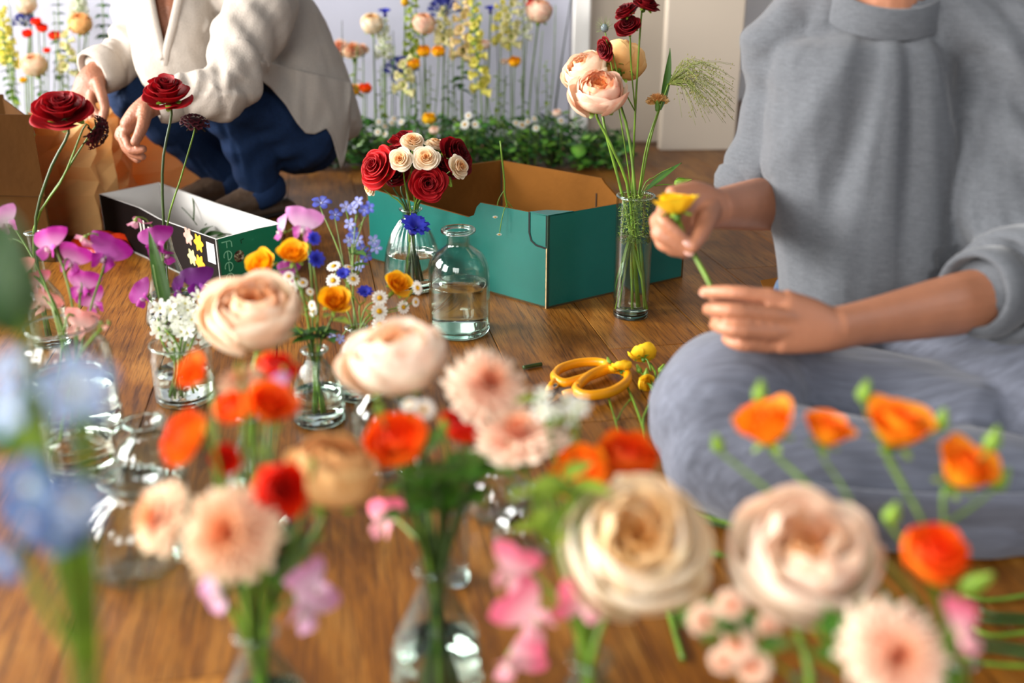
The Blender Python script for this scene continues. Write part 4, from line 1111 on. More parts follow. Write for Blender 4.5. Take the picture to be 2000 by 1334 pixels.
# white star flowers
rg = random.Random(21)
for n, (cx, cy) in enumerate(((330, 625), (372, 612), (350, 660), (392, 640), (408, 600))):
    hs = [(cx + rg.uniform(-26, 26), cy + rg.uniform(-24, 24), rg.uniform(30, 42), (rg.uniform(-.5, .5), -.8, rg.uniform(.1, .9)), 'star', rg.uniform(-.015, .015)) for k in range(8)]
    multi('white', 'star_flower', ['cluster of white star flowers at the left of the low tumbler', 'cluster of white star flowers at the top of the low tumbler', 'cluster of white star flowers hanging over the tumbler rim', 'cluster of white star flowers beside the peach rose', 'small cluster of white star flowers under the violet sweet pea'][n], 'flower', hs, .02, 'white star flowers in the low tumbler', .0015)
t = multi('white', 'blade_leaf', 'long upright green leaf blade in front of the glass flask', 'leaf', [(300, 520, 3, (-.1, 0, 1), 'bud')], .06, None, .0012)
put_leaf(t, headpos('white', 332, 628, .05), headpos('white', 300, 490, .07) - headpos('white', 332, 628, .05), 0.145, 'blade', .4)
# wild bottle
W = 'wild'
multi(W, 'spray_rose', 'yellow spray rose with two blooms left of the magenta sweet pea', 'rose', [(573, 500, 56, (.05, -.5, .85), 'r_yellow'), (517, 520, 62, (-.35, -.6, .7), 'r_yellow')], .02, None, .0016)
multi(W, 'spray_rose', 'yellow spray rose with one bloom above the ribbed bottle', 'rose', [(654, 593, 62, (.2, -.55, .8), 'r_yellow')], .0, None, .0016, leaves=2, lk='light')
sweet_pea(W, 'large bright pink sweet pea at the corner of the green tray', [(592, 440, 76, (.25, -.9, .2), 'lilac', -.3), (550, 448, 52, (-.7, -.6, .1), 'lilac', .9)], .08)
sweet_pea(W, 'small magenta sweet pea below the yellow spray rose', [(565, 532, 52, (-.1, -.9, .2), 'purple', .2)], .04)
hs = [(560 + rg.uniform(-10, 65), 540 + rg.uniform(-5, 70), rg.uniform(16, 24), (rg.uniform(-.6, .6), -.7, rg.uniform(.1, .9)), 'daisy', rg.uniform(-.02, .03)) for k in range(14)]
multi(W, 'feverfew', 'cluster of small white feverfew right of the peach rose', 'daisy', hs[:7], .02, 'feverfew in the ribbed bottle')
multi(W, 'feverfew', 'lower cluster of small white feverfew above the ribbed bottle', 'daisy', hs[7:], .0, 'feverfew in the ribbed bottle')
multi(W, 'cornflower', 'blue cornflower half hidden between the yellow roses and daisies', 'cornflower', [(615, 508, 36, (.4, -.7, .4), 'corn'), (609, 468, 30, (.5, -.6, .4), 'corn')], .05)
for k in range(4):
    multi(W, 'leaf_sprig', 'dark green leafy sprig in the ribbed bottle', 'sprig', [(590 + 18 * k, 650 + 12 * (k % 2), 6, (0, -.3, .9), 'bud')], .0, 'leafy sprigs in the ribbed bottle', .0013, STEMD, leaves=3, lk='dark')
# daisy bottle
Y_ = 'daisy'
multi(Y_, 'chamomile', 'chamomile with three daisies in a column above the peach rose', 'daisy', [(742, 582, 32, (.0, -.8, .5), 'daisy'), (741, 608, 33, (.1, -.9, .3), 'daisy'), (742, 634, 33, (.0, -.9, .35), 'daisy')], .0, None)
multi(Y_, 'chamomile', 'chamomile with daisies beside the ribbed bouquet vase', 'daisy', [(788, 600, 28, (.6, -.7, .3), 'daisy'), (815, 562, 30, (.8, -.5, .3), 'daisy'), (812, 590, 20, (.6, -.5, .2), 'daisy')], .02, None)
multi(Y_, 'chamomile', 'chamomile with daisies above the yellow rose with one bloom', 'daisy', [(651, 548, 30, (-.1, -.8, .5), 'daisy'), (652, 520, 30, (-.2, -.4, .9), 'daisy'), (690, 545, 28, (.4, -.6, .5), 'daisy'), (682, 522, 22, (.3, -.1, .9), 'daisy')], .04, None)
multi(Y_, 'blue_star', 'blue star flower standing above the pink sweet pea', 'flower', [(628, 397, 42, (.1, -.4, .9), 'blue'), (655, 420, 28, (.2, -.6, .5), 'blue')], .12, None, .0012)
multi(Y_, 'cornflower', 'deep blue cornflower beside the chamomile column', 'cornflower', [(713, 577, 34, (.1, -.4, .9), 'corn'), (672, 540, 30, (.0, -.5, .8), 'corn')], .02, None)
fm = [(690, 455), (684, 438), (700, 470), (715, 500), (703, 520), (730, 470), (712, 410), (690, 408), (676, 405), (722, 405), (682, 470), (735, 485), (708, 488), (700, 395)]
multi(Y_, 'forget_me_not', 'arching spray of pale blue forget-me-nots left of the bouquet vase', 'flower', [(x, y, 26, (rg.uniform(-.5, .5), -.8, rg.uniform(0, .8)), 'paleblue' if i % 3 else 'blue') for i, (x, y) in enumerate(fm)], .08, None, .0014, leaves=3)
multi(Y_, 'spray_rose', 'yellow spray rose in front of the bouquet vase', 'rose', [(775, 560, 54, (.35, -.5, .7), 'r_yellow')], .04, None, .0015)
multi(Y_, 'forget_me_not', 'low sprig of pale blue flowers beside the ribbed bottle neck', 'flower', [(665, 662, 20, (.2, -.8, .3), 'paleblue'), (650, 655, 18, (-.2, -.8, .3), 'paleblue')], -.02)

# tall peach rose in the middle bottle
rose('mid', 'large peach garden rose standing high left of centre', 493, 622, 196, 0.0, (.08, -.40, .9), 'garden', 'peach', r=.0035, squash=.92)
# front left bunch
F1 = 'fL'
for lab, px, py, w, dy, hd, st, pal in (
    ('bright orange spray rose at the upper left of the front bunch', 384, 733, 74, .10, (-.5, -.5, .7), 'spray', 'orange'),
    ('large orange spray rose at the left of the front bunch', 356, 852, 118, .03, (-.7, -.3, .6), 'ranunculus', 'orange'),
    ('orange spray rose in the middle of the front bunch', 458, 795, 84, .06, (-.2, -.3, .9), 'ranunculus', 'orange'),
    ('broad orange spray rose right of the middle one', 525, 800, 110, .06, (.4, -.3, .85), 'spray', 'orange'),
    ('dark orange rose under the tall peach rose', 545, 716, 74, .14, (.4, -.1, .9), 'ranunculus', 'vermilion'),
    ('small red orange rose low in the front bunch', 442, 895, 64, .02, (-.1, -.9, .2), 'ranunculus', 'vermilion'),
    ('red orange rose facing right above the carnation', 545, 958, 112, -.03, (.45, -.75, .45), 'ranunculus', 'vermilion')):
    rose(F1, lab, px, py, w, dy, hd, st, pal, name='spray_rose', r=.002, group='orange roses in the front left bunch')
rose(F1, 'apricot garden rose leaning right beside the red orange rose', 646, 935, 178, .04, (.25, .05, .95), 'garden', 'apricot', r=.003, squash=1.15)
rose(F1, 'pale carnation behind the orange rose in the front bunch', 470, 745, 90, .10, (-.1, .1, .9), 'carnation', 'carn', name='carnation', cat='carnation', calyx='tube', r=.002)
rose(F1, 'salmon carnation at the far left of the front bunch', 312, 1012, 138, .0, (-.65, -.55, .5), 'carnation', 'carn', name='carnation', cat='carnation', calyx='tube', r=.002)
rose(F1, 'large ruffled salmon carnation at the lower left', 450, 1042, 190, -.05, (-.05, -.8, .6), 'carnation', 'carn', name='carnation', cat='carnation', calyx='tube', r=.002)
sweet_pea(F1, 'mauve sweet pea hanging below the large carnation', [(425, 1162, 104, (-.4, -.8, .1), 'dusky', 1.9)], -.03)
sweet_pea(F1, 'mauve pink sweet pea at the right of the lower left bottle', [(602, 1180, 120, (.35, -.85, .1), 'dusky', -.9), (610, 1140, 90, (.5, -.6, .2), 'dusky', .2)], -.01)
sweet_pea(F1, 'lilac sweet pea tip showing behind the orange roses', [(548, 745, 42, (.1, -.6, .6), 'lilac', .3)], .10)
for px, py, w in ((408, 838, 30), (512, 880, 30), (470, 720, 26), (610, 905, 30)):
    multi(F1, 'rose_bud', 'closed green rose bud among the orange roses of the front left bunch', 'bud', [(px, py, w * .8, (0, -.3, .9), 'bud')], .01, 'green buds in the front left bunch', .0016)
for k in range(5):
    multi(F1, 'leaf_sprig', 'dark green leafy stem in the lower left bottle', 'sprig', [(470 + 22 * k, 1080 - 14 * (k % 3), 8, (0, -.3, .9), 'bud')], .02, 'leafy stems in the lower left bottle', .002, STEMD, leaves=5, lk='mid')
# front centre bunch
F2 = 'fC'
rose(F2, 'large pale peach garden rose in the centre', 772, 706, 208, .14, (-.15, -.12, .95), 'garden', 'blush', r=.0035, mat=STEMD, squash=.86)
rose(F2, 'bright orange ranunculus under the central peach rose', 776, 857, 124, .02, (-.1, -.45, .85), 'ranunculus', 'orange', name='ranunculus', cat='ranunculus', r=.0024, mat=STEMD)
rose(F2, 'ruffled peach carnation right of the central peach rose', 952, 752, 158, .08, (.3, -.55, .75), 'carnation', 'carnpink', name='carnation', cat='carnation', calyx='tube', r=.0024, mat=STEMD)
rose(F2, 'dark red rose hidden under the peach carnation', 905, 830, 92, .08, (.2, -.3, .85), 'ranunculus', 'vermilion', name='spray_rose', r=.002, mat=STEMD)
rose(F2, 'dark orange rose half hidden right of the peach carnation', 985, 812, 66, .10, (.5, -.1, .8), 'ranunculus', 'vermilion', name='spray_rose', r=.002, mat=STEMD)
multi(F2, 'chamomile', 'blurred daisies above the orange ranunculus', 'daisy', [(828, 800, 44, (0, -.7, .6), 'daisy'), (800, 790, 34, (-.2, -.3, .9), 'daisy')], .06)
for k in range(9):
    multi(F2, 'leaf_sprig', 'dark leafy stem fanning out of the lower centre bottle', 'sprig', [(785 + 22 * k, 940 - 25 * (k % 3), 10, (0, -.2, .95), 'bud')], .02 * (k % 3), 'dark stems in the lower centre bottle', .0024, STEMD, leaves=5, lk='mid')
for px, py in ((868, 832), (742, 800)):
    multi(F2, 'rose_bud', 'closed green bud beside the orange ranunculus', 'bud', [(px, py, 26, (0, -.2, .95), 'bud')], .03, 'green buds in the centre bunch', .0018)
sweet_pea(F2, 'small pink sweet pea low beside the centre stems', [(752, 1015, 88, (-.3, -.8, .3), 'rosepink', .2)], .06)
# front right of centre bunch
F3 = 'fR'
rose(F3, 'very large creamy yellow garden rose at the lower right of centre', 1238, 1068, 276, .02, (.02, -.62, .78), 'garden', 'buff', r=.0035)
rose(F3, 'pale carnation spread flat right of the centre bunch', 1012, 852, 176, .14, (-.15, -.05, .97), 'carnation', 'carnpink', name='carnation', cat='carnation', calyx='tube', r=.0024, squash=.8)
rose(F3, 'orange ranunculus above the creamy yellow rose', 1134, 922, 118, .10, (-.25, -.5, .8), 'ranunculus', 'tangerine', name='ranunculus', cat='ranunculus', r=.0022)
rose(F3, 'dark orange ranunculus behind the creamy yellow rose', 1226, 890, 122, .16, (.15, -.2, .95), 'ranunculus', 'orange', name='ranunculus', cat='ranunculus', r=.0022)
sweet_pea(F3, 'tall coral pink sweet pea in front of the round glass vase', [(1000, 1110, 100, (-.2, -.9, .1), 'rosepink', -.3), (1030, 1195, 130, (.1, -.95, .1), 'rosepink', .9), (1012, 1285, 120, (-.1, -.9, -.1), 'rosepink', -1.4)], .02)
sweet_pea(F3, 'dusky pink sweet pea hanging left of the creamy rose', [(1132, 1180, 104, (.3, -.8, -.1), 'rosepink', 1.4)], .0)
hs = [(1075 + rg.uniform(-35, 60), 800 + rg.uniform(-30, 30), rg.uniform(34, 46), (rg.uniform(-.5, .5), -.6, rg.uniform(.2, .9)), 'star', rg.uniform(-.02, .02)) for k in range(9)]
multi(F3, 'star_flower', 'pale green white flower cluster in front of the yellow scissors', 'flower', hs, .16, None, .0016, leaves=3, lk='light')
for k in range(5):
    multi(F3, 'leaf_sprig', 'green leafy stem beside the creamy yellow rose', 'sprig', [(1035 + 24 * k, 960 - 16 * (k % 2), 10, (0, -.2, .95), 'bud')], .04, 'leafy stems in the lower right of centre bottle', .002, None, leaves=5, lk='light')
# right bunches
rose('rA', 'very large blush garden rose at the lower right', 1564, 1098, 284, .05, (-.03, -.42, .9), 'garden', 'blush', r=.0035)
hs = [(1376, 1210, 60), (1428, 1180, 54), (1442, 1255, 64), (1470, 1300, 66), (1500, 1222, 44), (1412, 1290, 50)]
multi('rA', 'spray_carnation', 'small pale peach spray carnations below the blush rose', 'carnation', [(x, y, w, (rg.uniform(-.8, .0), -.7, rg.uniform(0, .6)), 'c_pink') for x, y, w in hs], -.03, None, .0016, None, leaves=8, lk='mid')
RB = 'rB'
multi(RB, 'spray_rose', 'orange spray rose with a pair of flat blooms at the left of the right bunch', 'rose', [(1500, 840, 118, (-.3, -.05, .95), 'r_tang'), (1612, 850, 92, (.2, -.1, .95), 'r_tang'), (1484, 768, 40, (0, 0, 1), 'bud')], .10, None, .002)
multi(RB, 'spray_rose', 'tall orange spray rose with a bud in front of the grey skirt', 'rose', [(1752, 845, 128, (.15, -.1, .95), 'r_tang'), (1688, 768, 40, (.1, 0, 1), 'bud'), (1838, 825, 42, (.1, 0, 1), 'bud')], .10, None, .0022)
multi(RB, 'spray_rose', 'orange spray rose with pale base at the far right', 'rose', [(1876, 925, 124, (.3, -.25, .85), 'r_tang'), (1938, 862, 46, (.15, 0, 1), 'bud'), (1952, 940, 44, (.4, 0, .9), 'bud')], .07, None, .0022)
rose(RB, 'fiery orange red rose with a green leaf at the right', 1826, 1080, 134, .0, (.1, -.5, .8), 'ranunculus', 'orange', name='spray_rose', r=.0022, leaves=2, lk='light')
multi(RB, 'rose_bud', 'single green bud left of the orange spray roses', 'bud', [(1402, 868, 36, (-.3, -.1, .9), 'bud')], .10, None, .0018)
multi(RB, 'rose_bud', 'green bud right of the blush rose', 'bud', [(1742, 1005, 46, (.1, -.2, .95), 'bud')], .02, None, .0018)
multi(RB, 'rose_bud', 'green bud at the far right below the orange rose', 'bud', [(1900, 1140, 60, (.6, -.2, .6), 'bud')], -.02, None, .0018)
rose('rC', 'peach and rose carnation cut off at the lower right corner', 1745, 1278, 208, -.0, (.0, -.75, .65), 'carnation', 'carnpink', name='carnation', cat='carnation', calyx='tube', r=.0024)
sweet_pea('rC', 'dusky pink sweet pea at the right of the lower carnation', [(1880, 1225, 110, (.4, -.8, .2), 'rosepink', -.6)], .0)
for k in range(4):
    multi('rC', 'leaf_sprig', 'green leafy stem between the blush rose and the lower carnation', 'sprig', [(1540 + 60 * k, 1250 - 20 * (k % 2), 12, (0, -.2, .95), 'bud')], .02, 'leafy stems at the lower right', .002, None, leaves=4, lk='mid')
# near left blurred blue flowers
N = 'nL'
hs = [(150, 758, 150, (.2, -.8, .4), 'nearblue'), (62, 950, 140, (-.1, -.9, .3), 'neardeep'), (20, 800, 110, (-.4, -.7, .4), 'nearblue'), (150, 985, 120, (.4, -.8, .2), 'nearblue'), (60, 1010, 130, (-.2, -.8, -.1), 'neardeep'), (18, 720, 90, (-.2, -.6, .6), 'nearblue'), (120, 1040, 110, (.4, -.7, -.2), 'neardeep'), (10, 1090, 110, (-.3, -.8, 0), 'neardeep')]
multi(N, 'delphinium', 'large blurred blue delphinium in the nearest left corner', 'delphinium', hs, .0, None, .004)
t = multi(N, 'leaf_sprig', 'blurred dark green leaf at the left edge', 'sprig', [(40, 560, 24, (0, -.2, .95), 'bud')], .0, None, .003)
put_leaf(t, headpos(N, 30, 660, 0), (.05, -.1, 1), .055, 'dark', .2); put_leaf(t, headpos(N, 10, 650, 0), (-.05, -.1, 1), .05, 'dark', -.3)
put_leaf(t, headpos(N, 62, 880, .02), (.05, -.1, 1), .034, 'light', .2); put_leaf(t, headpos(N, 40, 890, .02), (-.2, -.1, .9), .032, 'mid', .6)
put_leaf(t, headpos(N, 82, 1000, .01), (.1, -.1, 1), .03, 'light', -.4)
# ------------------------------------------------------------------ row of flowers standing against the backdrop
WALLK = [0]
def wv(bpx, Y):
    WALLK[0] += 1; k = 'wall%d' % WALLK[0]
    x = (bpx - 1000) / FPX * (Y * FWD.y - 0.6 * FWD.z)
    V[k] = Vector((x, Y, 0)); NECK[k] = (0.10, 0.002); return k
def wrose(label, px, py, w, bpx, style='garden', pal='peach', Y=3.3, hd=(0, -.4, .9), name='garden_rose', cat='rose', r=.003, calyx='rose', leaves=0):
    return rose(wv(bpx, Y), label, px, py, w, 0.0, hd, style, pal, False, None, r, STEM, leaves, "mid", name, cat, 0.0, calyx, 1.45)
wrose('cream white garden rose on a tall stem left of the flower row', 727, 50, 46, 738, 'garden', 'buff')
wrose('peach garden rose in the middle of the flower row', 828, 50, 46, 832, 'garden', 'pinkrose', hd=(.1, -.3, .95))
wrose('large peach rose at the right of the flower row', 1053, 26, 54, 1030, 'garden', 'pinkrose', hd=(.1, -.2, .97))
wrose('blush carnation at the back of the crouching person', 664, 97, 44, 672, 'carnation', 'carnpink', name='carnation', cat='carnation', calyx='tube')
wrose('second blush carnation beside the white shirt', 690, 100, 40, 690, 'carnation', 'carn', Y=3.26, name='carnation', cat='carnation', calyx='tube')
wrose('small peach carnation with a long green calyx', 708, 97, 26, 712, 'carnation', 'carnpink', name='carnation', cat='carnation', calyx='tube', r=.002)
wrose('low yellow ranunculus near the white shirt tail', 690, 175, 28, 690, 'ranunculus', 'yellow', Y=3.22, name='ranunculus', cat='ranunculus', r=.002)
wrose('low orange ranunculus beside the yellow one', 714, 172, 26, 716, 'ranunculus', 'orange', Y=3.22, name='ranunculus', cat='ranunculus', r=.002)
wrose('yellow orange ranunculus below the middle peach rose', 828, 99, 28, 828, 'ranunculus', 'yellow', name='ranunculus', cat='ranunculus', r=.002)
wrose('second yellow orange ranunculus right of its twin', 856, 100, 27, 846, 'ranunculus', 'yellow', Y=3.28, name='ranunculus', cat='ranunculus', r=.002)
wrose('amber ranunculus beside the blue agapanthus', 808, 124, 27, 812, 'ranunculus', 'yellow', Y=3.24, name='ranunculus', cat='ranunculus', r=.002)
wrose('golden ranunculus at the right of the flower row', 1005, 120, 26, 1004, 'ranunculus', 'yellow', Y=3.24, name='ranunculus', cat='ranunculus', r=.002)
wrose('small pink rose above the yellow foxglove', 946, 86, 24, 962, 'ranunculus', 'carnpink', Y=3.24, name='spray_rose', r=.002)
wrose('tiny blush rose bud beside the golden ranunculus', 985, 120, 15, 980, 'ranunculus', 'carnpink', name='spray_rose', r=.0016)
wrose('scarlet rose at the top right of the flower row', 1034, 4, 22, 1020, 'ranunculus', 'vermilion', name='spray_rose', r=.002)
wrose('yellow primrose low in the greenery', 838, 231, 28, 838, 'ranunculus', 'lemon', Y=3.12, name='ranunculus', cat='ranunculus', r=.0016)
wrose('peach primrose low at the right of the greenery', 1088, 220, 18, 1085, 'ranunculus', 'carnpink', Y=3.2, name='spray_rose', r=.0016)
wrose('blush primrose low behind the bouquet', 848, 254, 20, 850, 'ranunculus', 'carnpink', Y=3.1, name='spray_rose', r=.0016)
wrose('cream rose at the top left corner', 50, 10, 46, 70, 'garden', 'buff', Y=3.34)
wrose('cream peach garden rose above the brown carton', 68, 131, 50, 95, 'garden', 'peach', Y=3.26)
wrose('apricot garden rose left of the white sleeve', 158, 50, 46, 158, 'garden', 'apricot', Y=3.32)
for lab, px, py, w, b in (('scarlet ranunculus right of the blue agapanthus', 71, 42, 20, 85), ('scarlet ranunculus below the first scarlet one', 82, 54, 22, 90), ('orange red ranunculus at the left of the scarlet group', 53, 65, 21, 66), ('scarlet ranunculus at the right of the scarlet group', 106, 69, 23, 108), ('small scarlet bud above the cream peach rose', 92, 98, 14, 100)):
    wrose(lab, px, py, w, b, 'ranunculus', 'vermilion', Y=3.3, name='ranunculus', cat='ranunculus', r=.002)
wrose('small yellow ranunculus at the left edge of the flower row', 45, 156, 15, 60, 'ranunculus', 'lemon', Y=3.28, name='ranunculus', cat='ranunculus', r=.0018)
def wsmall(label, name, cat, kind, px, py, w, bpx, Y=3.28, hd=(0, -.2, .95), r=.003):
    return multi(wv(bpx, Y), name, label, cat, [(px, py, w, hd, kind)], 0.0, None, r)
wsmall('blue agapanthus umbel in the middle of the flower row', 'agapanthus', 'agapanthus', 'agap', 783, 148, 78, 790)
wsmall('blue agapanthus at the top of the flower row', 'agapanthus', 'agapanthus', 'agap', 868, 30, 76, 866, 3.34)
wsmall('dark blue agapanthus at the top left behind the red flowers', 'agapanthus', 'agapanthus', 'agap', 50, 50, 52, 62, 3.34)
wsmall('blue star flowers beside the cream rose', 'blue_star', 'flower', 'corn', 752, 30, 28, 750, 3.36)
wsmall('blue flower above the pink rose', 'blue_star', 'flower', 'corn', 958, 24, 26, 948, 3.36)
t = wsmall('round yellow craspedia ball at the top', 'craspedia', 'craspedia', 'bud', 791, 14, 2, 797, 3.32)
put('flower_ball', ball(.013, lin('c89408'), lin('eebc1c'), 14, 10).mesh('flower_ball', PETAL), Matrix.Translation(headpos('wall%d' % WALLK[0], 791, 4, 0)), t)
def bell_mesh(pal):
    k = ('bellm', pal)
    if k in MC: return MC[k]
    a, b_ = {'cream': ('b8c070', 'f2e6b4'), 'peach': ('c4b878', 'f0cf9c'), 'yellow': ('c4c454', 'f2e478'), 'green': ('7fa030', 'c0d068'), 'white': ('c8d4a0', 'f2f2ea'), 'blue': ('6a74b0', '3d4aa4')}[pal]
    a, b_ = lin(a), lin(b_)
    seg = 10; rows = [(.10, 0), (.30, .15), (.40, .55), (.46, 1.0), (.60, 1.25), (.74, 1.3)]
    vs = []; cs = []
    for j, (r, z) in enumerate(rows):
        for q in range(seg):
            an = 2 * math.pi * q / seg; rr = r * (1 + (.10 * math.cos(an * 5) if j > 3 else 0))
            vs.append((rr * math.cos(an), rr * math.sin(an), z)); cs.append(mixc(a, b_, j / 5))
    MC[k] = MB().add(vs, [(j * seg + q, j * seg + (q + 1) % seg, (j + 1) * seg + (q + 1) % seg, (j + 1) * seg + q) for j in range(5) for q in range(seg)], cs).mesh('bell', PETAL)
    return MC[k]
def spike(label, name, cat, bpx, top, lowy, Y, pal, n, s0, s1, leafk=None, droop=-.2, r=.003):
    """flower spike: bells from lowy (pixel) up to the top, larger at the bottom"""
    sd = nseed(); rg = random.Random(sd); k = wv(bpx, Y); tp = aty(top[0], top[1], Y)
    pts = spline([V[k] + Vector((0, 0, .02)), V[k].lerp(tp, .5) + Vector((rg.uniform(-.01, .01), 0, 0)), tp], 24)
    t = thing(name, label, cat, pts[0]); stem_part(t, pts, r, STEM, r * .45)
    zl = aty(top[0], lowy, Y).z
    for i in range(n):
        f = i / max(1, n - 1); z = zl + (tp.z - zl) * f
        q = min(pts, key=lambda p: abs(p.z - z)); a = i * 2.399 + rg.uniform(-.3, .3)
        d = Vector((math.cos(a), math.sin(a) - .25, droop * (1 - f) + .55 * f)).normalized()
        s = s0 + (s1 - s0) * f
        if leafk: put_leaf(t, q, d, s, leafk, rg.uniform(-.5, .5))
        else: put('bell', bell_mesh(pal), frame(Vector((q.x, q.y, z)) + d * r, d, 0, s), t)
    return t
spike('peach foxglove spike in the middle of the flower row', 'foxglove', 'foxglove', 905, (902, -60), 112, 3.26, 'peach', 22, .026, .010)
spike('foxglove spike with pale yellow bells at the bottom', 'foxglove', 'foxglove', 946, (918, -40), 178, 3.22, 'yellow', 26, .024, .008)
spike('cream foxglove spike left of the large peach rose', 'foxglove', 'foxglove', 1000, (996, -60), 84, 3.28, 'cream', 20, .024, .010)
spike('short cream foxglove below the blue agapanthus', 'foxglove', 'foxglove', 788, (792, 120), 178, 3.2, 'cream', 9, .024, .016)
spike('pale green bell spike beside the cream rose', 'bell_spike', 'flower spike', 752, (748, 40), 110, 3.3, 'white', 18, .020, .010)
spike('pale green flower spike left of the middle peach rose', 'bell_spike', 'flower spike', 800, (806, -40), 108, 3.32, 'green', 26, .018, .009)
spike('leafy green spike rising past the craspedia', 'leaf_spike', 'flower spike', 796, (815, -60), 60, 3.34, None, 26, .030, .016, 'mid')
spike('cream bell spike right of the middle peach rose', 'bell_spike', 'flower spike', 858, (866, 20), 82, 3.3, 'cream', 16, .022, .010)
spike('thin green bell spike between the foxgloves', 'bell_spike', 'flower spike', 928, (928, -60), 130, 3.24, 'green', 26, .016, .008)
spike('pale bell spike beside the scarlet rose', 'bell_spike', 'flower spike', 1018, (1022, -30), 70, 3.3, 'white', 16, .020, .010)
spike('yellow green bell spike behind the cream foxglove', 'bell_spike', 'flower spike', 975, (978, 0), 86, 3.34, 'yellow', 12, .022, .012)
spike('dark leafy stem below the peach foxglove', 'leaf_spike', 'flower spike', 906, (906, 100), 175, 3.24, None, 12, .040, .03, 'dark')
spike('pale yellow snapdragon at the left edge', 'snapdragon', 'flower spike', 45, (2, 20), 120, 3.3, 'yellow', 22, .024, .012)
spike('green leafy spike at the far left', 'leaf_spike', 'flower spike', 48, (5, 60), 190, 3.2, None, 26, .030, .02, 'mid')
spike('dark eucalyptus stem left of the apricot rose', 'leaf_spike', 'flower spike', 130, (112, -40), 160, 3.32, None, 34, .032, .02, 'dark')
spike('eucalyptus stem beside the white sleeve', 'leaf_spike', 'flower spike', 205, (196, -60), 90, 3.34, None, 34, .034, .02, 'dark')
spike('cream foxglove above the hand with the white cuff', 'foxglove', 'foxglove', 140, (132, 60), 140, 3.28, 'cream', 12, .024, .012)
spike('pale green hydrangea-like spike above the apricot rose', 'bell_spike', 'flower spike', 155, (153, -20), 30, 3.36, 'white', 18, .022, .014)
# bare stems and grass blades
rg = random.Random(77)
for i, (bx, tx, ty) in enumerate(((1075, 1118, -20), (1062, 1085, 10), (1040, 1060, 60), (770, 768, 60), (880, 884, 30), (820, 815, 90), (960, 968, 20), (1050, 1045, 150), (20, 15, -20), (40, 22, 10), (110, 105, 20), (175, 172, 60), (85, 82, 90), (880, 872, 150), (725, 730, 120), (655, 668, 40))):
    k = wv(bx, 3.3 + rg.uniform(-.06, .06)); tp = aty(tx, ty, V[k].y)
    pts = spline([V[k] + Vector((0, 0, .02)), V[k].lerp(tp, .5) + Vector((rg.uniform(-.015, .015), 0, 0)), tp], 12)
    t = thing('tall_grass', 'tall slender green grass in the flower row by the backdrop', 'grass', pts[0], 'slender grass in the flower row')
    if i == 0: t['label'] = 'tall dark green blade leaning right in front of the white post'; 
    stem_part(t, pts, .0045 if i == 0 else .0026, STEMD if i % 3 == 0 else STEM, .001)
for i, (bx, tx, ty, lk_) in enumerate(((660, 652, 130, 'mid'), (700, 698, 90, 'light'), (742, 744, 130, 'light'), (765, 770, 90, 'mid'), (812, 812, 150, 'mid'), (842, 840, 130, 'light'), (870, 876, 110, 'mid'), (895, 888, 150, 'light'), (925, 926, 170, 'mid'), (968, 972, 140, 'light'), (990, 988, 150, 'mid'), (1015, 1018, 150, 'mid'), (1058, 1066, 120, 'light'), (30, 22, 100, 'light'), (75, 78, 110, 'mid'), (120, 122, 120, 'light'), (150, 150, 110, 'mid'))):
    t = spike('thin leafy green stalk standing between the flowers by the backdrop', 'leaf_spike', 'flower spike', bx, (tx, ty), ty + 95, 3.2 + .012 * (i % 9), None, 11, .030, .014, lk_)
    t['group'] = 'thin leafy stalks in the flower row'
# greenery along the foot of the row
IVY = {}
def ivy_mesh(c0, c1, kind):
    if (c0, kind) in IVY: return IVY[(c0, kind)]
    a, b_ = lin(c0), lin(c1)
    if kind == 0: ol = [(0, 0), (.30, -.10), (.55, .10), (.42, .36), (.62, .60), (.32, .68), (0, 1.05), (-.32, .68), (-.62, .60), (-.42, .36), (-.55, .10), (-.30, -.10)]
    else: ol = [(0, 0), (.25, .06), (.44, .30), (.46, .55), (.30, .82), (0, 1.05), (-.30, .82), (-.46, .55), (-.44, .30), (-.25, .06)]
    vs = [(0, .4, .06)] + [(x, y, -.12 * (x * x + (y - .4) ** 2)) for x, y in ol]
    n = len(ol)
    IVY[(c0, kind)] = MB().add(vs, [(0, 1 + i, 1 + (i + 1) % n) for i in range(n)], [b_] + [a] * n).mesh('leaf', LEAF, False)
    return IVY[(c0, kind)]
LG = [('17420f', '2c5f1a'), ('22561a', '3f7c26'), ('0f300c', '1f4a14'), ('3a7420', '6a9c34'), ('1a4a22', '3a7a3a'), ('56902a', '8fbc48')]
def plant(label, x, y, w, h, n, seed):
    rg = random.Random(seed)
    t = thing('low_plant', label, 'plant', (x, y, 0), 'green plants along the foot of the backdrop')
    sb = MB()
    for i in range(n):
        a = rg.uniform(0, 6.28); rr = math.sqrt(rg.random())
        p = Vector((x + w * rr * math.cos(a), y + .11 * rr * math.sin(a), h * (1 - .55 * rr * rr) * rg.uniform(.45, 1.0)))
        sb.mb(tube([(x + (p.x - x) * .3, y + (p.y - y) * .3, 0.004), p.lerp(Vector((x, y, p.z)), .3) * 1.0, p], .0014, 4))
        c = LG[min(5, int(rg.random() ** 1.05 * 6))]
        d = Vector((math.cos(a), math.sin(a) - .5, rg.uniform(-.5, .6))).normalized(); hh = Vector((0, -.5, 1)).normalized()
        xx = d.cross(hh).normalized(); zz = xx.cross(d)
        s = rg.uniform(.018, .038)
        put('leaf', ivy_mesh(c[0], c[1], i % 2), Matrix.Translation(p) @ Matrix((xx, d, zz)).transposed().to_4x4() @ Matrix.Rotation(rg.uniform(-.6, .6), 4, 'Y') @ Matrix.Scale(s, 4), t)
    put('stems', sb.mesh('stems', STEMD), None, t)
    return t
fill = MB(); rg = random.Random(5)
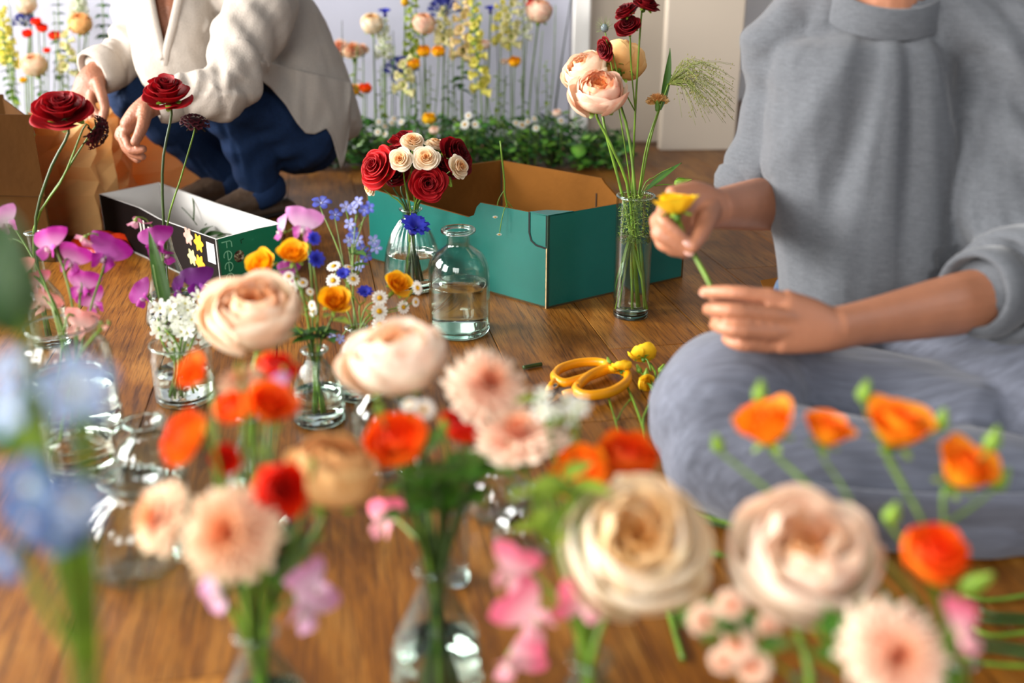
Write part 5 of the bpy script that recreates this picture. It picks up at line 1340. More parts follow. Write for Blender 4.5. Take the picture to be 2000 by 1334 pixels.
for i in range(5200):
    px_ = rg.uniform(-60, 1225); Y = rg.uniform(3.10, 3.40); x = (px_ - 1000) / FPX * (Y * FWD.y + .2)
    hmax = .06 + .10 * (1 - abs(Y - 3.25) / .2) + .03 * noise.noise(Vector((x * 4, Y * 4, 0)))
    if px_ > 1130: hmax *= .7
    z = rg.uniform(0.004, max(.03, hmax)); c = LG[min(5, int(rg.random() ** 1.25 * 6))]
    a = rg.uniform(0, 6.28); d = Vector((math.cos(a), math.sin(a), rg.uniform(.0, 1.0))).normalized(); e = d.orthogonal().normalized(); s = rg.uniform(.008, .02)
    p = Vector((x, Y, z))
    fill.add([p, p + d * s + e * s * .35, p + d * s * 2, p + d * s - e * s * .35], [(0, 1, 2, 3)], mixc(lin(c[0]), lin(c[1]), rg.random()))
o = put('ground_foliage', fill.mesh('ground_foliage', LEAF)); tag(o, 'dense small leaved foliage carpeting the foot of the flower row', 'foliage', kind='stuff')
PL_ = ['low leafy plant at the right end of the flower row', 'leafy plant with a large light leaf left of the tall cylinder', 'ivy plant behind the teal carton corner', 'leafy plant behind the back of the teal carton', 'low plant in front of the foxgloves', 'leafy plant right behind the rose bouquet', 'low plant above the rose bouquet', 'leafy plant left of the bouquet', 'ivy plant beside the white shirt tail', 'leafy plant behind the seat of the crouching person']
for i, px_ in enumerate((1185, 1140, 1085, 1030, 975, 915, 855, 795, 735, 690)):
    Y = 3.17 + .04 * (i % 2); plant(PL_[i], (px_ - 1000) / FPX * (Y * FWD.y + .2), Y, .10, .15 if i > 1 else .11, 34, 40 + i)
for i, px_ in enumerate((20, 90, 160, 230, 600, 650)):
    Y = 3.2; plant(['low plant hidden behind the brown carton at the far left', 'low plant behind the brown carton', 'low plant behind the upright paper bag', 'low plant behind the wide paper bag', 'low plant below the jeans', 'low plant under the white shirt tail'][i], (px_ - 1000) / FPX * (Y * FWD.y + .2), Y, .10, .13, 22, 60 + i)
pl = put('light_leaf', ivy_mesh('5c9c2c', '8cc04c', 1), frame(aty(1132, 280, 3.12), (0.1, -.7, .7), 2.9, .052)); tag(pl, 'large bright green leaf in front of the greenery left of the tall cylinder', 'leaf')
for i, (px_, py_, w) in enumerate(((915, 226, 16), (908, 243, 20), (928, 243, 16), (1008, 240, 14), (1020, 244, 18), (1031, 238, 14), (1044, 232, 13), (1047, 250, 14), (1096, 236, 15), (740, 238, 13), (752, 247, 13), (738, 258, 15), (752, 262, 13), (770, 232, 13), (784, 238, 13), (765, 240, 12))):
    k = wv(px_, 3.12); NECK[k] = (.05, .002)
    multi(k, 'white_daisy', 'small white daisy in the greenery ' + ('above the left part of the bouquet' if px_ < 800 else 'right of the bouquet top' if px_ < 950 else 'behind the teal carton'), 'daisy', [(px_, py_, w, (rg.uniform(-.4, .4), -.8, .5), 'daisy')], 0, 'white daisies in the greenery', .001)

# ------------------------------------------------------------------ things lying on the floor
SCI = pbr('yellow_plastic', lin('e89a0a'), 0.35, 20, .05)
STEEL = pbr('scissor_steel', lin('b8b8b4'), 0.25, metal=1.0)
sc = thing('scissors', 'yellow handled florist scissors lying on the floor', 'scissors', onz(1150, 745))
def loop_part(name, pxs, z, r, closed=True):
    P = [onz(x, y, z) for x, y in pxs]
    if closed: P = P + [P[0], P[1]]
    Q = spline(P, 44)
    if closed: Q = Q[:int(44 * (len(P) - 2) / (len(P) - 1)) + 2]
    return put(name, tube(Q, [(r, r * .8)] * len(Q), 10).mesh(name, SCI), None, sc)
loop_part('handle_loop', [(1082, 735), (1095, 720), (1130, 709), (1165, 707), (1184, 712), (1184, 722), (1165, 730), (1130, 742), (1100, 748)], .012, .0082)
loop_part('handle_loop', [(1125, 758), (1150, 735), (1180, 722), (1210, 722), (1226, 732), (1222, 748), (1195, 765), (1160, 772), (1135, 770)], .014, .0086)
put('shank', tube([onz(1088, 742, .011), onz(1078, 752, .010), onz(1072, 762, .008)], [(.007, .006)] * 3, 10).mesh('shank', SCI), None, sc)
put('shank', tube([onz(1130, 766, .012), onz(1112, 768, .010), onz(1100, 772, .008)], [(.008, .006)] * 3, 10).mesh('shank', SCI), None, sc)
put('pivot', lathe([(.0005, .0), (.009, .0), (.009, .010), (.006, .012), (.0005, .012)], 20).mesh('pivot', STEEL), Matrix.Translation(onz(1080, 762, .002)), sc)
for a, b_ in (((1078, 762), (1010, 800)), ((1090, 770), (1030, 815))):
    A = onz(*a, .008); Bp = onz(*b_, .002)
    put('blade', tube([A, A.lerp(Bp, .5), Bp], [(.0012, .007), (.0012, .006), (.0006, .001)], 8, ref=(0, 0, 1)).mesh('blade', STEEL), None, sc)
def floor_flower(label, name, pts_px, z, r, heads, group=None, leaves=(), mat=None, cat='flower'):
    P = [onz(x, y, z) for x, y in pts_px]
    t = thing(name, label, cat, P[0], group)
    b = tube(spline(P, 12), r, 7)
    for (px, py, w, f, kd, hz, frm) in heads:
        h = onz(px, py, hz); s = w / 2 / FPX * dep(h); fv = Vector(f).normalized()
        if kd in PAL_ROSE:
            st, pl_ = PAL_ROSE[kd]; bloom(t, frame(h - fv * s * .4, fv, 1, s), st, pl_, True, nseed()); put('calyx', calyx_mesh('rose'), frame(h - fv * s * .4, fv, 2, s), t)
        else: put_small(t, kd, h, fv, s)
        q = onz(frm[0], frm[1], z); b.mb(tube(spline([q, q.lerp(h, .5) + Vector((0, 0, .004)), h - fv * s * .5], 7), r * .7, 6))
    put('stem', b.mesh('stem', mat or STEM), None, t)
    for (px, py, d, s, kd) in leaves: put_leaf(t, onz(px, py, z), d, s, kd)
    return t
floor_flower('cut yellow spray rose with buds lying beside the skirt', 'spray_rose', [(1262, 860), (1256, 820), (1275, 775), (1282, 735), (1270, 710)], .008, .0022,
    [(1256, 690, 50, (.0, .6, .55), 'r_lemon', .030, (1272, 725)), (1248, 722, 16, (-.3, .3, .7), 'bud', .018, (1275, 765)), (1262, 730, 16, (.1, .3, .8), 'bud', .02, (1278, 760)), (1292, 722, 18, (.4, .4, .6), 'bud', .02, (1280, 755)), (1262, 748, 34, (.2, -.5, .2), 'r_lemon', .014, (1280, 765))], None, [(1290, 742, (.5, .5, .4), .03, 'mid')], cat='rose')
floor_flower('cut yellow rose under the scissor handle', 'spray_rose', [(1258, 840), (1240, 790), (1225, 755)], .006, .002, [(1212, 716, 40, (-.1, .5, .7), 'r_lemon', .024, (1228, 745)), (1190, 708, 16, (-.3, .4, .8), 'bud', .018, (1215, 735))], cat='rose')
floor_flower('thin forked green twig on the floor right of the scissors', 'twig', [(1215, 870), (1200, 815), (1188, 775)], .004, .0015, [(1230, 782, 6, (.5, .5, .3), 'bud', .006, (1203, 825))], cat='twig')
def cutting(label, pts_px, r, mat=None, z=.003, group=None):
    P = [onz(x, y, z) for x, y in pts_px]
    o = put('stem_cutting', tube(spline([p - P[0] for p in P], 8), r, 8).mesh('stem_cutting', mat or STEM), Matrix.Translation(P[0]))
    return tag(o, label, 'stem', group)
cutting('short dark green stem cutting left of the scissors', [(1022, 718), (1040, 714), (1058, 711)], .0035, STEMD, .004)
cutting('green stem cutting on the floor below the creamy rose', [(1304, 1188), (1318, 1235), (1334, 1288)], .003)
for i in range(5):
    cutting('long green flower stem lying along the hem of the skirt', [(1325 + 6 * i, 950 + 12 * i), (1385, 985 + 9 * i), (1440 + 20 * i, 1012 + 9 * i)], .0026, STEM if i % 2 else STEMD, .004 + .002 * i, 'stems lying along the skirt hem')
for i in range(7):
    cutting('long dark green stem in the heap at the right edge', [(1885 - 5 * i + (i * 37) % 40, 1165 + 20 * i), (1940, 1172 + 19 * i + (i * 23) % 14), (2040 + (i * 61) % 90, 1176 + 22 * i + (i * 29) % 40 - 20)], .0024 + .0004 * (i % 3), STEMD if i % 3 else STEM, .004 + .002 * i, 'dark stems heaped at the right edge')
for i in range(5):
    cutting('short curled stem end on the floor behind the right bunch', [(1330 + 30 * i, 1060 + 12 * i), (1380 + 30 * i, 1075 + 6 * i)], .002, STEM, .003, 'stem ends behind the right bunch')
# twig standing in the teal carton, cuttings in the tray
A = C0.lerp(C3, .38); tw = thing('twig', 'thin pale green twig standing up in the teal carton', 'twig', (A.x, A.y, .006))
yA = A.y
Pp = [Vector((A.x, A.y, .006)), aty(990, 400, yA), aty(985, 350, yA), aty(977, 275, yA)]
put('stem', tube(spline(Pp, 12), .0018, 6).mesh('stem', STEM), None, tw)
put('side_twig', tube(spline([aty(986, 370, yA), aty(974, 390, yA), aty(970, 412, yA - .03)], 6), .0009, 5).mesh('side_twig', STEM), None, tw)
put('side_twig', tube(spline([aty(989, 390, yA), aty(998, 402, yA), aty(1003, 410, yA)], 6), .0009, 5).mesh('side_twig', STEM), None, tw)
sg = thing('daisy_sprig', 'tiny flowered sprig hanging over the front edge of the teal carton', 'sprig', onz(985, 415, H - .01))
yS = onz(985, 405, H).y - .004
put('stem', tube(spline([aty(990, 400, yS + .01), aty(984, 412, yS - .002), aty(978, 440, yS - .004), aty(976, 456, yS - .004)], 8), .0009, 5).mesh('stem', STEM), None, sg)
for q in ((975, 458), (967, 424)): put_small(sg, 'daisy', aty(*q, yS - .006), (0, -.5, -.5), .0055)
rg = random.Random(31)
cen = (TF + TR + TL + TB) / 4
for i in range(9):
    s_, t_ = rg.uniform(.12, .5), rg.uniform(.2, .8)
    p = TF + (TL - TF) * s_ + (TR - TF) * t_; p.z = .008
    t = thing('leaf_cutting', 'dark green leaf cutting lying in the flower tray', 'leaf', p, 'leaf cuttings in the tray')
    for k in range(3):
        a = rg.uniform(0, 6.28); put_leaf(t, p + up * (.02 + .008 * k), (math.cos(a), math.sin(a), rg.uniform(.1, .7)), rg.uniform(.03, .05), 'dark' if k else 'mid', rg.uniform(-.5, .5))
    put('stem', tube([p, p + up * .015, p + up * .035], .0015, 5).mesh('stem', STEMD), None, t)
for i, (a, b_) in enumerate((((378, 430), (376, 382)), ((400, 440), (442, 400)), ((385, 440), (355, 405)))):
    yb = onz(390, 445, .05).y + .03
    t = put('stem_cutting', tube(spline([aty(*a, yb), aty((a[0] + b_[0]) / 2 + 2, (a[1] + b_[1]) / 2, yb + .02), aty(*b_, yb + .05)], 8), .0012 if i else .002, 6).mesh('stem_cutting', STEMD))
    tag(t, ['upright dark leaf stalk standing in the tray', 'thin bent stalk leaning right in the tray', 'thin stalk leaning left in the tray'][i], 'stem')
# ------------------------------------------------------------------ people
SKIN = pbr('skin', lin('b07658'), 0.48, 22, 0.09, 0.10, 220, sss=0.12)
SKINO = pbr('skin_older', lin('9c664c'), 0.5, 28, 0.14, 0.25, 160, sss=0.10)
NAIL = pbr('nail', lin('e6b4a4'), 0.25)
HAIR = pbr('brown_hair', lin('3a261a'), 0.45, 60, 0.3, 0.5, 90)
HAIRG = pbr('grey_hair', lin('6a5a4c'), 0.45, 60, 0.3, 0.5, 90)
def heather(name, col, fleck=0.18, wv_=None):
    m, nt, out = newmat(name); L = nt.links.new
    tc = nd(nt, 'ShaderNodeTexCoord')
    mp = nd(nt, 'ShaderNodeMapping'); mp.inputs['Scale'].default_value = (60, 60, 420); L(tc.outputs['Object'], mp.inputs[0])
    nz = nd(nt, 'ShaderNodeTexNoise', Scale=1.0, Detail=4.0); L(mp.outputs[0], nz.inputs['Vector'])
    n2 = nd(nt, 'ShaderNodeTexNoise', Scale=420.0, Detail=2.0); L(tc.outputs['Object'], n2.inputs['Vector'])
    ad = nd(nt, 'ShaderNodeMath', operation='ADD'); L(nz.outputs[0], ad.inputs[0]); L(n2.outputs[0], ad.inputs[1])
    rp = nd(nt, 'ShaderNodeMapRange'); rp.inputs[1].default_value = .7; rp.inputs[2].default_value = 1.3; rp.inputs[3].default_value = 1 - fleck; rp.inputs[4].default_value = 1 + fleck
    L(ad.outputs[0], rp.inputs[0])
    mx = nd(nt, 'ShaderNodeMix', data_type='RGBA', blend_type='MULTIPLY'); mx.inputs[0].default_value = 1; mx.inputs[6].default_value = tuple(col) + (1,); L(rp.outputs[0], mx.inputs[7])
    p = nd(nt, 'ShaderNodeBsdfPrincipled', Roughness=0.92); p.inputs['Sheen Weight'].default_value = .25; p.inputs['Specular IOR Level'].default_value = .15
    L(mx.outputs[2], p.inputs[0]); bp = nd(nt, 'ShaderNodeBump', Strength=.35, Distance=.002); L(n2.outputs[0], bp.inputs['Height']); L(bp.outputs[0], p.inputs['Normal'])
    L(p.outputs[0], out.inputs[0]); return m
SWEAT = heather('grey_sweatshirt', lin('585b60'))
LINEN = pbr('white_linen', lin('beb4a9'), 0.9, 180, 0.05, 0.22, 260, spec=.15, trans=.12)
DENIM = pbr('blue_denim', lin('152a4b'), 0.85, 300, 0.25, 0.3, 420, spec=.2)
LEATHER = pbr('brown_leather', lin('4d3a2a'), 0.6, 30, .2, .2, 60)
def plisse(name, col):
    m, nt, out = newmat(name); L = nt.links.new
    tc = nd(nt, 'ShaderNodeTexCoord'); mp = nd(nt, 'ShaderNodeMapping'); mp.inputs['Rotation'].default_value = (0, 0, math.radians(-32)); mp.inputs['Scale'].default_value = (8, 150, 60)
    L(tc.outputs['Object'], mp.inputs[0])
    w = nd(nt, 'ShaderNodeTexNoise', Scale=1.0, Detail=4.0, Roughness=.6, Distortion=.4); L(mp.outputs[0], w.inputs['Vector'])
    rp = nd(nt, 'ShaderNodeMapRange'); rp.inputs[1].default_value = .3; rp.inputs[2].default_value = .7; rp.inputs[3].default_value = .72; rp.inputs[4].default_value = 1.22; L(w.outputs['Fac'], rp.inputs[0])
    mx = nd(nt, 'ShaderNodeMix', data_type='RGBA', blend_type='MULTIPLY'); mx.inputs[0].default_value = 1; mx.inputs[6].default_value = tuple(col) + (1,); L(rp.outputs[0], mx.inputs[7])
    p = nd(nt, 'ShaderNodeBsdfPrincipled', Roughness=.8); p.inputs['Sheen Weight'].default_value = .2; p.inputs['Specular IOR Level'].default_value = .2; L(mx.outputs[2], p.inputs[0])
    bp = nd(nt, 'ShaderNodeBump', Strength=.45, Distance=.003); L(w.outputs['Fac'], bp.inputs['Height']); L(bp.outputs[0], p.inputs['Normal'])
    L(p.outputs[0], out.inputs[0]); return m
PLISSE = plisse('pleated_blue_grey_cloth', lin('646875'))

def limb(P, R, n=14, seg=18, ref=None):
    """smooth tapered limb with rounded ends; R entries r or (ra, rb), ra along ref"""
    P = [Vector(p) for p in P]; R2 = [r if isinstance(r, tuple) else (r, r) for r in R]
    pts = [crom(P, i / (n - 1)) for i in range(n)]; rad = [cromf(R2, i / (n - 1)) for i in range(n)]
    d0 = (pts[0] - pts[1]).normalized(); d1 = (pts[-1] - pts[-2]).normalized(); r0 = min(rad[0]); r1 = min(rad[-1])
    def capr(r, k): return (r[0] * k, r[1] * k)
    pts = [pts[0] + d0 * r0 * .62, pts[0] + d0 * r0 * .5, pts[0] + d0 * r0 * .28] + pts + [pts[-1] + d1 * r1 * .28, pts[-1] + d1 * r1 * .5, pts[-1] + d1 * r1 * .62]
    rad = [capr(rad[0], .2), capr(rad[0], .55), capr(rad[0], .85)] + rad + [capr(rad[-1], .85), capr(rad[-1], .55), capr(rad[-1], .2)]
    return tube(pts, rad, seg, ref=ref)
def ellip(c, r, seg=20, rows=14):
    return MB().mb(ball(1.0, (1, 1, 1), (1, 1, 1), seg, rows), Matrix.Translation(Vector(c)) @ Matrix.Diagonal((r[0], r[1], r[2], 1)))
def fuse(parts, name, mat, voxel, smooth=3, parent=None, disp=None, cut=None):
    b = MB()
    for p in parts: b.add(p.v, p.f)
    m = b.mesh(name, mat)
    o = bpy.data.objects.new('tmp', m); COL.objects.link(o)
    rm = o.modifiers.new('r', 'REMESH'); rm.mode = 'VOXEL'; rm.voxel_size = voxel; rm.use_smooth_shade = True
    if smooth: sm = o.modifiers.new('s', 'SMOOTH'); sm.iterations = smooth; sm.factor = .5
    dg = bpy.context.evaluated_depsgraph_get()
    nm = bpy.data.meshes.new_from_object(o.evaluated_get(dg)); nm.name = name
    bpy.data.objects.remove(o); bpy.data.meshes.remove(m)
    nm.materials.clear(); nm.materials.append(mat)
    if disp is not None:
        ns = [v.normal.copy() for v in nm.vertices]
        for v, n in zip(nm.vertices, ns): v.co = v.co + n * disp(v.co.copy(), n)
    if cut is not None:
        bm = bmesh.new(); bm.from_mesh(nm)
        bmesh.ops.delete(bm, geom=[v for v in bm.verts if cut(v.co, v.normal)], context='VERTS'); bm.to_mesh(nm); bm.free()
    nm.polygons.foreach_set('use_smooth', [True] * len(nm.polygons)); nm.update()
    return put(name, nm, None, parent)
def proj(p):
    q = p - CAM; d = q.dot(FWD)
    return 1000 + FPX * q.x / d, 667 - FPX * q.dot(UPV) / d
def segparam(p, A, B):
    ab = B - A; t = max(0, min(1, (p - A).dot(ab) / ab.length_squared)); return t, (p - A - ab * t)
def head_parts(c, f, s=1.0):
    """head centred at c facing f: skull, jaw, nose, ears; returns parts, frame"""
    f = Vector(f).normalized(); u = Vector((0, 0, 1)); u = (u - f * u.dot(f)).normalized(); r = f.cross(u)
    def P(x, y, z): return Vector(c) + (r * x + f * y + u * z) * s
    parts = [limb([P(0, -.035, .03), P(0, 0, .05), P(0, .02, .04)], [(.085, .074), (.10, .078), (.09, .074)], ref=u),
             limb([P(0, .02, .03), P(0, .045, -.03), P(0, .05, -.085)], [(.07, .066), (.055, .058), (.028, .032)], ref=f),
             limb([P(0, .088, .005), P(0, .104, -.022), P(0, .094, -.036)], [.008, .012, .011], 8, 10),
             limb([P(-.022, .092, -.062), P(0, .098, -.060), P(.022, .092, -.062)], [.005, .008, .005], 8, 8),
             limb([P(-.045, .078, .022), P(0, .092, .026), P(.045, .078, .022)], [.009, .010, .009], 8, 8)]
    for sx in (-1, 1): parts.append(limb([P(sx * .074, -.01, .02), P(sx * .084, -.016, .0), P(sx * .074, -.008, -.028)], [(.016, .007), (.018, .008), (.010, .006)], 8, 10, ref=f))
    return parts, P
def finger(P, r0, r1):
    return limb(P, [r0 + (r1 - r0) * i / (len(P) - 1) for i in range(len(P))], 12, 12)
def nail(t, p, d, up_, w=.0055, l=.0075):
    d = Vector(d).normalized(); z = Vector(up_); z = (z - d * z.dot(d)).normalized(); x = d.cross(z)
    M = Matrix.Translation(Vector(p)) @ Matrix((x, d, z)).transposed().to_4x4()
    b = MB().mb(ball(1, (1, 1, 1), (1, 1, 1), 10, 7), Matrix.Diagonal((w, l, .0016, 1)))
    put('nail', b.mesh('nail', NAIL), M, t)

# ---------------- seated person in the grey sweatshirt
p1 = thing('person', 'seated person in a grey sweatshirt and pleated blue grey skirt trimming a yellow flower', 'person', onz(1720, 1000))
A_ = lambda x, y, d: at(x, y, d)
neck = A_(1728, 2, 1.375); head_c = A_(1722, -185, 1.33)
hp, HP = head_parts(head_c, (-.45, -.75, -.35), 1.0)
shR, elR, wrR = A_(1552, 60, 1.44), A_(1548, 392, 1.60), A_(1398, 408, 1.335)
shL, elL, wrL = A_(1940, 70, 1.37), A_(2040, 560, 1.34), A_(1628, 642, 1.19)
body = hp + [limb([neck + Vector((0, .01, -.06)), neck, neck.lerp(head_c, .6)], [.062, .054, .056]),
    limb([A_(1700, 600, 1.62), A_(1692, 420, 1.55), A_(1700, 230, 1.47), A_(1722, 100, 1.42), A_(1728, 40, 1.40)], [(.13, .09), (.115, .085), (.125, .085), (.125, .065), (.07, .045)], ref=(1, 0, 0)),
    limb([shL.lerp(shR, .22), shR, shR.lerp(elR, .5), elR], [.05, .05, .043, .038]), limb([shR.lerp(shL, .22), shL, shL.lerp(elL, .5), elL], [.05, .05, .043, .038]),
    limb([elR, elR.lerp(wrR, .35), wrR], [(.041, .039), (.042, .037), (.027, .024)]), limb([elL, elL.lerp(wrL, .4), wrL.lerp(elL, .15), wrL], [(.040, .038), (.042, .036), (.029, .024), (.027, .022)], ref=(0, 0, 1))]
# left hand in front: back of the hand towards the viewer, fingers to the left
kn = [A_(1516, 582, 1.168), A_(1522, 617, 1.158), A_(1518, 649, 1.160), A_(1508, 675, 1.170)]
pp = [A_(1440, 572, 1.165), A_(1432, 607, 1.142), A_(1440, 645, 1.142), A_(1450, 674, 1.155)]
tp = [A_(1374, 571, 1.195), A_(1382, 604, 1.180), A_(1396, 634, 1.175), A_(1418, 660, 1.178)]
for k in range(4):
    md = pp[k].lerp(tp[k], .5) + (pp[k] - kn[k].lerp(tp[k], .5)) * .25
    body.append(finger([wrL.lerp(kn[k], .55), kn[k], kn[k].lerp(pp[k], .5), pp[k], md, tp[k]], .0112 if k < 3 else .0098, .0078 if k < 3 else .0070))
body += [limb([wrL.lerp(elL, .16), wrL, A_(1580, 636, 1.178), A_(1528, 628, 1.168)], [(.024, .021), (.027, .021), (.034, .018), (.039, .015)], ref=UPV),
         finger([A_(1590, 628, 1.20), A_(1520, 606, 1.215), A_(1450, 590, 1.222), A_(1392, 578, 1.215)], .0145, .0085)]
# right hand behind: pinching the stem
kr = [A_(1300, 405, 1.262), A_(1286, 425, 1.272), A_(1287, 450, 1.285), A_(1298, 470, 1.300)]
pr = [A_(1296, 432, 1.236), A_(1286, 458, 1.244), A_(1295, 478, 1.262), A_(1310, 488, 1.282)]
tr = [A_(1340, 474, 1.238), A_(1342, 492, 1.246), A_(1340, 496, 1.262), A_(1342, 497, 1.280)]
for k in range(4):
    body.append(finger([wrR.lerp(kr[k], .55), kr[k], kr[k].lerp(pr[k], .6), pr[k], pr[k].lerp(tr[k], .5) - FWD * .003, tr[k]], .0108 if k < 3 else .0095, .0078 if k < 3 else .0070))
body += [limb([wrR.lerp(elR, .14), wrR, A_(1360, 402, 1.31), A_(1318, 418, 1.285)], [(.024, .021), (.027, .022), (.033, .020), (.037, .015)], ref=UPV),
         finger([A_(1385, 410, 1.31), A_(1378, 432, 1.275), A_(1366, 460, 1.250), A_(1350, 484, 1.236)], .0165, .0088)]
bd1 = fuse(body, 'body', SKIN, 0.0028, 6, p1)
for k in (0, 1): nail(p1, tr[k] - FWD * .0066 + (tr[k] - pr[k]).normalized() * .001, tr[k] - pr[k], -FWD + Vector((.2, 0, .3)))
nail(p1, tp[0] - FWD * .0062, tp[0] - pp[0], -FWD + Vector((0, 0, .4)))
for sx in (-1, 1):
    put('eye', ball(.0115, lin('e8e4de'), lin('e8e4de'), 12, 9).mesh('eye', PETAL), Matrix.Translation(HP(sx * .031, .078, .008)), p1)
hair = [limb([HP(0, .05, .095), HP(0, -.02, .085), HP(0, -.07, .03), HP(0, -.07, -.05)], [(.06, .08), (.085, .088), (.082, .08), (.05, .05)], ref=(0, 0, 1)), ellip(HP(0, -.10, .06), (.035, .035, .035))]
fuse(hair, 'hair', HAIR, .006, 2, p1)
# sweatshirt
tor = [A_(1692, 660, 1.50), A_(1690, 540, 1.475), A_(1692, 380, 1.455), A_(1700, 230, 1.43), A_(1718, 110, 1.415), A_(1728, 40, 1.40)]
cuffR = A_(1482, 338, 1.515); cuffL = A_(1938, 568, 1.28)
sw_parts = [limb(tor, [(.112, .115), (.130, .130), (.138, .128), (.148, .120), (.152, .105), (.085, .062)], 20, 24, ref=(1, 0, 0)),
    limb([shL.lerp(shR, .15), shR.lerp(shL, .02), A_(1526, 180, 1.475), A_(1512, 280, 1.50), cuffR], [.062, .062, .054, .056, .052], 16, 20),
    limb([shR.lerp(shL, .15), shL, A_(1962, 220, 1.37), A_(1985, 420, 1.36), elL + Vector((.0, 0, .0))], [.070, .074, .076, .082, .080], 16, 20),
    limb([elL + Vector((.02, .01, 0)), A_(1960, 560, 1.30), cuffL], [.078, .070, .052], 12, 20)]
def dsw(p, n):
    x, y, z = p
    d = 0.0
    # long folds falling from the shoulders and collar
    q = p - neck; ang = math.atan2(q.x, -q.z + .12)
    rad = q.length
    d += .0150 * noise.noise(Vector((ang * 5.2, rad * 2.2, 1.3))) * min(1, rad / .18)
    d += .0085 * noise.noise(Vector((ang * 11, rad * 3.5, 7.1))) * min(1, rad / .2)
    # wrinkles round the arms
    for A, B, am in ((shL, elL, .018), (elL, cuffL, .018), (shR, cuffR, .007)):
        t, rv = segparam(p, A, B)
        if rv.length < .10:
            a = math.atan2(rv.z, rv.x)
            w = max(0, 1 - abs(rv.length - .065) / .05)
            d += am * w * noise.noise(Vector((t * 5.5 + a * .8, a * .9, 3 + am * 100)))
    return d
sw = fuse(sw_parts, 'sweatshirt', SWEAT, .0055, 4, p1, dsw, cut=lambda c, n: (c - (neck + Vector((0, -.02, .06)))).length < .068)
cf = (neck - head_c).normalized()
def ring(c, axis, ra, rb, r, name, mat, parent, n=40, wob=0.0, seg=10, xref=(1, 0, 0)):
    M = frame(c, axis)
    P = [M @ Vector((ra * math.cos(a), rb * math.sin(a), wob * math.sin(2 * a + .6))) for a in [2 * math.pi * k / n for k in range(n + 1)]]
    return put(name, tube(P, [r] * len(P), seg, cap=False).mesh(name, mat), None, parent)
# ribbed collar band
colM = frame(neck + Vector((0, -.012, .004)), Vector((-.03, -.40, .9)))
def band(Mx, rings, name, mat, parent, n=48):
    vs = []
    for (rx, ry, z) in rings:
        for k in range(n):
            a = 2 * math.pi * k / n; vs.append(Mx @ Vector((rx * math.cos(a), ry * math.sin(a), z)))
    fs = [(j * n + k, j * n + (k + 1) % n, (j + 1) * n + (k + 1) % n, (j + 1) * n + k) for j in range(len(rings) - 1) for k in range(n)]
    return put(name, MB().add(vs, fs).mesh(name, mat), None, parent)
band(colM, [(.086, .080, -.020), (.085, .079, -.014), (.076, .070, .002), (.068, .062, .013), (.065, .059, .015), (.063, .057, .011), (.070, .064, -.004)], 'collar', SWEAT, sw)
def cuff(c, axis, r, w, parent, mat, seed):
    Mx = frame(c, axis); rg = random.Random(seed)
    prof = [(r * .96, -w * .5), (r * 1.10, -w * .42), (r * 1.18, -w * .1), (r * 1.16, w * .25), (r * 1.06, w * .5), (r * .92, w * .52), (r * .88, w * .3), (r * .9, -w * .3)]
    vs = []; n = 44
    for j, (rr, z) in enumerate(prof):
        for k in range(n):
            a = 2 * math.pi * k / n; f = 1 + .06 * noise.noise(Vector((math.cos(a) * 1.6, math.sin(a) * 1.6, j * .4 + seed)))
            vs.append(Mx @ Vector((rr * f * math.cos(a), rr * f * math.sin(a), z)))
    fs = [(j * n + k, j * n + (k + 1) % n, (j + 1) * n + (k + 1) % n, (j + 1) * n + k) for j in range(len(prof) - 1) for k in range(n)]
    return put('cuff', MB().add(vs, fs).mesh('cuff', mat), None, parent)
cuff(cuffL + (cuffL - elL).normalized() * .012, cuffL - elL, .050, .062, sw, SWEAT, 2)
cuff(A_(1985, 556, 1.29), cuffL - elL, .066, .07, sw, SWEAT, 5)
cuff(cuffR + Vector((-.006, 0, -.012)), Vector((-.1, -.25, -1)), .050, .045, sw, SWEAT, 3)
# skirt over crossed legs
kneeR = A_(1372, 822, 1.235)
sk_parts = [limb([A_(1690, 690, 1.56), A_(1560, 735, 1.42), kneeR + Vector((.03, .03, .0)), kneeR + Vector((-.005, -.01, -.01))], [(.095, .12), (.095, .105), (.095, .095), (.075, .075)], 16, 22),
    limb([kneeR + Vector((0, -.01, -.03)), A_(1560, 930, 1.20), A_(1800, 960, 1.19), A_(2080, 985, 1.20), A_(2250, 960, 1.24)], [(.075, .075), (.085, .085), (.085, .085), (.080, .080), (.085, .085)], 16, 22),
    limb([A_(1740, 690, 1.54), A_(1900, 770, 1.38), A_(2080, 830, 1.29), A_(2270, 880, 1.26)], [(.10, .13), (.105, .12), (.11, .11), (.085, .085)], 14, 22),
    limb([A_(1520, 800, 1.32), A_(1700, 800, 1.34), A_(1900, 850, 1.28)], [(.085, .09), (.085, .09), (.08, .08)], 12, 20),
    limb([A_(1640, 690, 1.62), A_(1750, 690, 1.62), A_(1860, 690, 1.62)], [.07, .08, .07], 12, 20)]
def dsk(p, n):
    d = .010 * noise.noise(Vector((p.x * 5, p.y * 9 + p.x * 6, p.z * 5))) + .004 * noise.noise(Vector((p.x * 10, p.y * 26 + p.x * 14, p.z * 8)))
    return d
sk = fuse(sk_parts, 'skirt', PLISSE, .006, 5, p1, dsk)
for v in sk.data.vertices:
    if v.co.z < .004: v.co.z = .004 + .0 * v.co.z
